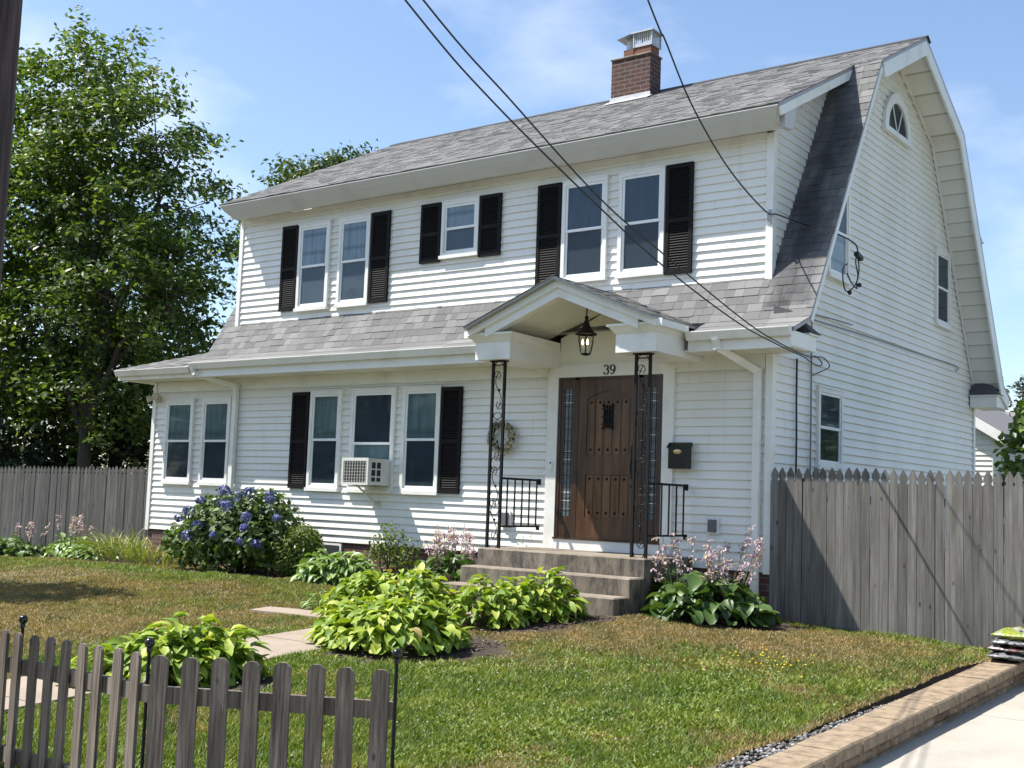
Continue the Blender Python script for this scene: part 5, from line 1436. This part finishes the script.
tree('maple_tree', (mx, my, -.6), [(.2, 0, 10.9, 1.3, 1.4, 1.5), (-1.3, 0, 10.9, 1.6, 1.5, 2.0), (-3.2, 0, 10.4, 1.6, 1.5, 2.0), (1.7, -.2, 9.6, 1.5, 1.5, 1.6), (2.6, .2, 7.9, 1.5, 1.5, 1.6), (0, -.3, 8.6, 2.2, 2.0, 2.0), (-2.6, 0, 8.2, 2.2, 1.9, 2.2), (3.1, .3, 6.4, 1.5, 1.4, 1.1), (1.0, 0, 6.0, 2.3, 2.0, 1.8), (-2.0, 0, 5.4, 2.3, 2.0, 2.0), (2.5, .4, 4.6, 1.5, 1.5, 1.3), (-4.6, 0, 7.4, 2.0, 2.0, 2.5), (-4.6, 0, 10.2, 1.6, 1.6, 1.8), (-4.4, 0, 4.8, 2.0, 1.8, 1.8), (0, .3, 3.6, 2.4, 1.8, 1.4)],
     52000, .17, 'maple_leaf', 'tall leafy maple with open crown behind the left board fence', 51, .16, 3.2, 12, .55)
tree('broadleaf_tree', (-21.0, 5.5, -.6), [(0, 0, 6.5, 2.6, 2.4, 2.4), (.5, 0, 4, 2.8, 2.4, 2.2), (-1.5, 0, 8.2, 1.8, 1.8, 2.0)], 15000, .2, 'maple_leaf', 'second leafy tree at the far left beyond the maple', 52, .2, 3, 6, .55)
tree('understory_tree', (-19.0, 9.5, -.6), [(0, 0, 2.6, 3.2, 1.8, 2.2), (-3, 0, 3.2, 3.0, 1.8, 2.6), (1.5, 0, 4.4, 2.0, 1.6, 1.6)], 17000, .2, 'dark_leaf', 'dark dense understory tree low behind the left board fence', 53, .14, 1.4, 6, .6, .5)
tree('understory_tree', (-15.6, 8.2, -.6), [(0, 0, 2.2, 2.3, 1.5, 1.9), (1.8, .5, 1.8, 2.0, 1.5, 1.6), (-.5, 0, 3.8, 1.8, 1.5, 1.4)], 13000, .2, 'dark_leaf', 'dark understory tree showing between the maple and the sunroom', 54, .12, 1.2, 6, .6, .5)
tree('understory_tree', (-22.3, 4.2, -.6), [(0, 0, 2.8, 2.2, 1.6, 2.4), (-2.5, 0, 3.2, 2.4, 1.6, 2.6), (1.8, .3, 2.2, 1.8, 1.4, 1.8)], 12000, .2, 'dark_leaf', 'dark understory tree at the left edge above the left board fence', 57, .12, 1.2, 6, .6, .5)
tree('backyard_tree', (-20.3, 11.1, -.6), [(0, 0, 10.1, 1.15, 1.4, 1.25), (1.3, 0, 10.6, 1.0, 1.3, 1.1), (-1.4, 0, 9.3, 1.05, 1.3, 1.1), (2.0, 0, 9.7, .85, 1.1, 1.2), (.2, 0, 8.6, 2.2, 1.5, 1.7)], 24000, .17, 'far_leaf', 'light green tree top rising behind the left end of the roof', 55, .2, 4, 6, .55)
tree('street_tree', (-12.6, -6.7, -.75), [(0, 0, 5.4, 1.7, 1.4, 1.2), (1.2, .3, 5.8, 1.2, 1.0, .9), (-1.2, -.2, 5.6, 1.2, 1.0, 1.0)], 7000, .2, 'maple_leaf', 'small street tree left of the view whose shadow falls on the lawn', 56, .12, 3.4, 5, .6)
for i, (x, y, s_) in enumerate(((-10.3, 46.5, 1.2), (-8.3, 48, 1.3), (-9.9, 53, 1.3), (-7.2, 47, 1.15))):
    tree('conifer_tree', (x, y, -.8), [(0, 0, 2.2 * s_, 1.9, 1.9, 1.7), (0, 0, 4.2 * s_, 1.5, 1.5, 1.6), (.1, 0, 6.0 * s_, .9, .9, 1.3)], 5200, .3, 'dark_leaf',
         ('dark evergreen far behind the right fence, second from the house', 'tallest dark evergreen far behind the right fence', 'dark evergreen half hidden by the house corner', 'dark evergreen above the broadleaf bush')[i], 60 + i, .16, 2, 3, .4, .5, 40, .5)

for i, (x, y, w) in enumerate(((-22, -34, 4.5), (-9, -36, 5.5), (4, -33, 4.2), (17, -36, 5.5), (-34, -31, 5), (-46, -34, 6), (-58, -40, 7))):  # row added out of view so panes reflect dark foliage, not bright horizon
    tree('street_reflection_tree', (x, y, -1.2), [(0, 0, 6, w, w, 3.6), (w * .4, 0, 3.6, w * .8, w * .7, 2.4), (-w * .5, 0, 4, w * .8, w * .7, 2.6)], 5200, .5, 'maple_leaf', 'unseen broad tree added across the street to darken window reflections, %s' % ('left of the middle one', 'in the middle', 'right of the middle one', 'rightmost', 'third from the left', 'second from the left end of the row', 'leftmost')[i], 80 + i, .2, 2.5, 4, .6, 1.0, 40)
for i, (x, y, w) in enumerate(((14, 37, 4.2), (21, 46, 5.0), (27, 24, 4.5))):  # out of view, added so the gable windows mirror something dark
    tree('side_reflection_tree', (x, y, -1.0), [(0, 0, 6, w, w, 3.6), (w * .4, 0, 3.6, w * .8, w * .7, 2.4), (-w * .5, 0, 4, w * .8, w * .7, 2.6)], 5200, .5, 'maple_leaf', 'unseen broad tree added across the driveway to darken gable window reflections, %s' % ('the middle one', 'farthest from the street', 'nearest the street')[i], 90 + i, .2, 2.5, 4, .6, 1.0, 40)
# ---------------------------------------------------------------- neighbouring buildings behind the right fence
t = thing('neighbour_garage', (-4.4, 18, -.7), 'white clapboard garage gable seen between the house corner and the bush', 'garage')
m = MB(); gx0, gx1, gy = -7.4, -2.3, 18.0
def garlim(z):
    if z < 3.0: return (gx0, gx1)
    k = (z - 3.0) / .62; return (gx0 + k, gx1 - k)
siding(m, lambda u, n, z: (u, gy - n, z), garlim, -.7, 4.5, .13); m.box(gx1 - .02, gx1 - .002, gy, gy + 6, -.7, 2.95); m.build('wall', 'far_siding', t)
m = MB(); pkx = (gx0 + gx1) / 2; pz = 3.0 + .62 * (gx1 - pkx)
for s_ in (1, -1):
    e = pkx + s_ * (gx1 - pkx + .35); ez = pz - .62 * (gx1 - pkx + .35)
    m.prism([(pkx, gy - .25, pz + .02), (e, gy - .25, ez + .02), (e, gy - .25, ez + .16), (pkx, gy - .25, pz + .16)], (0, 6.5, 0))
m.build('roof', 'far_roof', t)
m = MB()
for s_ in (1, -1):
    e = pkx + s_ * (gx1 - pkx + .34); ez = pz - .62 * (gx1 - pkx + .34)
    m.prism([(pkx, gy - .28, pz - .12), (e, gy - .28, ez - .12), (e, gy - .28, ez + .15), (pkx, gy - .28, pz + .15)], (0, .025, 0))
m.build('rake_board', 'white_trim', t)
t = thing('neighbour_house', (-8.0, 33, -.8), 'distant low house roof with a brick chimney behind the garage', 'house')
m = MB(); m.box(-14, -4.0, 33, 41, -.8, 3.0); m.build('wall', 'far_siding', t)
m = MB(); m.prism([(-14.4, 32.5, 2.95), (-14.4, 37, 5.1), (-14.4, 41.5, 2.95)], (10.9, 0, 0)); rf = m.build('roof', 'far_roof', t)
m = MB(); m.box(-5.6, -5.0, 33.6, 34.3, 2.8, 4.75); m.box(-5.66, -4.94, 33.54, 34.36, 4.751, 4.9); m.build('chimney', 'clay_flue', rf)

# ---------------------------------------------------------------- light, sky, camera
sd = Vector((-.56, -.33, 1)).normalized()
elev = math.asin(sd.z); az = math.atan2(sd.x, sd.y)
L = bpy.data.lights.new('sun', 'SUN'); L.energy = 4.2; L.angle = R(.53); L.color = (1, .955, .88)
so = bpy.data.objects.new('sun', L); COL.objects.link(so); so.rotation_euler = sd.to_track_quat('Z', 'Y').to_euler(); so.location = sd * 40
W = bpy.data.worlds.new('World'); S.world = W; W.use_nodes = True
nt = W.node_tree; nt.nodes.clear()
o = nt.nodes.new('ShaderNodeOutputWorld'); bg = nt.nodes.new('ShaderNodeBackground'); sky = nt.nodes.new('ShaderNodeTexSky')
sky.sky_type = 'NISHITA'; sky.sun_disc = False; sky.sun_elevation = elev; sky.sun_rotation = az % (2 * math.pi); sky.air_density = 1.0; sky.dust_density = .7; sky.ozone_density = 2.0
tc = nt.nodes.new('ShaderNodeTexCoord')
mp = nt.nodes.new('ShaderNodeMapping'); mp.inputs['Scale'].default_value = (1.6, 1.6, 3.6); mp.inputs['Location'].default_value = (.8, 4.4, 2.6)
nz = nt.nodes.new('ShaderNodeTexNoise'); nz.inputs['Scale'].default_value = 1.5; nz.inputs['Detail'].default_value = 7; nz.inputs['Roughness'].default_value = .52
nt.links.new(tc.outputs['Generated'], mp.inputs['Vector']); nt.links.new(mp.outputs[0], nz.inputs['Vector'])
rp = nt.nodes.new('ShaderNodeValToRGB'); rp.color_ramp.elements[0].position = .545; rp.color_ramp.elements[0].color = (0, 0, 0, 1); rp.color_ramp.elements[1].position = .72; rp.color_ramp.elements[1].color = (.55, .55, .55, 1)
nt.links.new(nz.outputs[0], rp.inputs[0])
mx_ = nt.nodes.new('ShaderNodeMix'); mx_.data_type = 'RGBA'; mx_.inputs[7].default_value = (6.2, 6.5, 6.9, 1)
nt.links.new(rp.outputs[0], mx_.inputs[0]); nt.links.new(sky.outputs[0], mx_.inputs[6]); nt.links.new(mx_.outputs[2], bg.inputs[0])
bg.inputs[1].default_value = .098
nt.links.new(bg.outputs[0], o.inputs[0])

cd = bpy.data.cameras.new('camera'); cam = bpy.data.objects.new('camera', cd); COL.objects.link(cam); S.camera = cam
yaw, pit, rol, f = .64825, .09626, .036267, 1187.717
fw = Vector((-math.sin(yaw) * math.cos(pit), math.cos(yaw) * math.cos(pit), math.sin(pit))); rt = Vector((math.cos(yaw), math.sin(yaw), 0)); upv = rt.cross(fw)
r2 = rt * math.cos(rol) + upv * math.sin(rol); u2 = upv * math.cos(rol) - rt * math.sin(rol)
Mx = Matrix((r2, u2, -fw)).transposed().to_4x4(); Mx.translation = Vector((6.0188, -13.0636, .8932)); cam.matrix_world = Mx
cd.sensor_width = 36; cd.lens = f / 1024 * 36; cd.clip_start = .05; cd.clip_end = 2000
S.view_settings.view_transform = 'Standard'; S.view_settings.look = 'None'; S.view_settings.gamma = 1; S.view_settings.exposure = 1.15
GROUPS = {'hosta': 'hostas bedded round the house', 'daylily': 'daylilies by the left fence', 'overhead_cable': 'overhead cables to the house', 'gable_wire': 'wires on the gable wall',
          'soil_bag': 'garden bags piled on the block wall', 'board_fence': 'grey board fences beside the house', 'street_reflection_tree': 'added unseen trees across the street', 'side_reflection_tree': 'added unseen trees across the driveway',
          'conifer_tree': 'dark evergreens far behind', 'understory_tree': 'understory trees behind the left fence'}
for ob in bpy.data.objects:
    if '_o' in ob: del ob['_o']
    if ob.parent is None and 'label' in ob and ob.name.split('.')[0] in GROUPS: ob['group'] = GROUPS[ob.name.split('.')[0]]
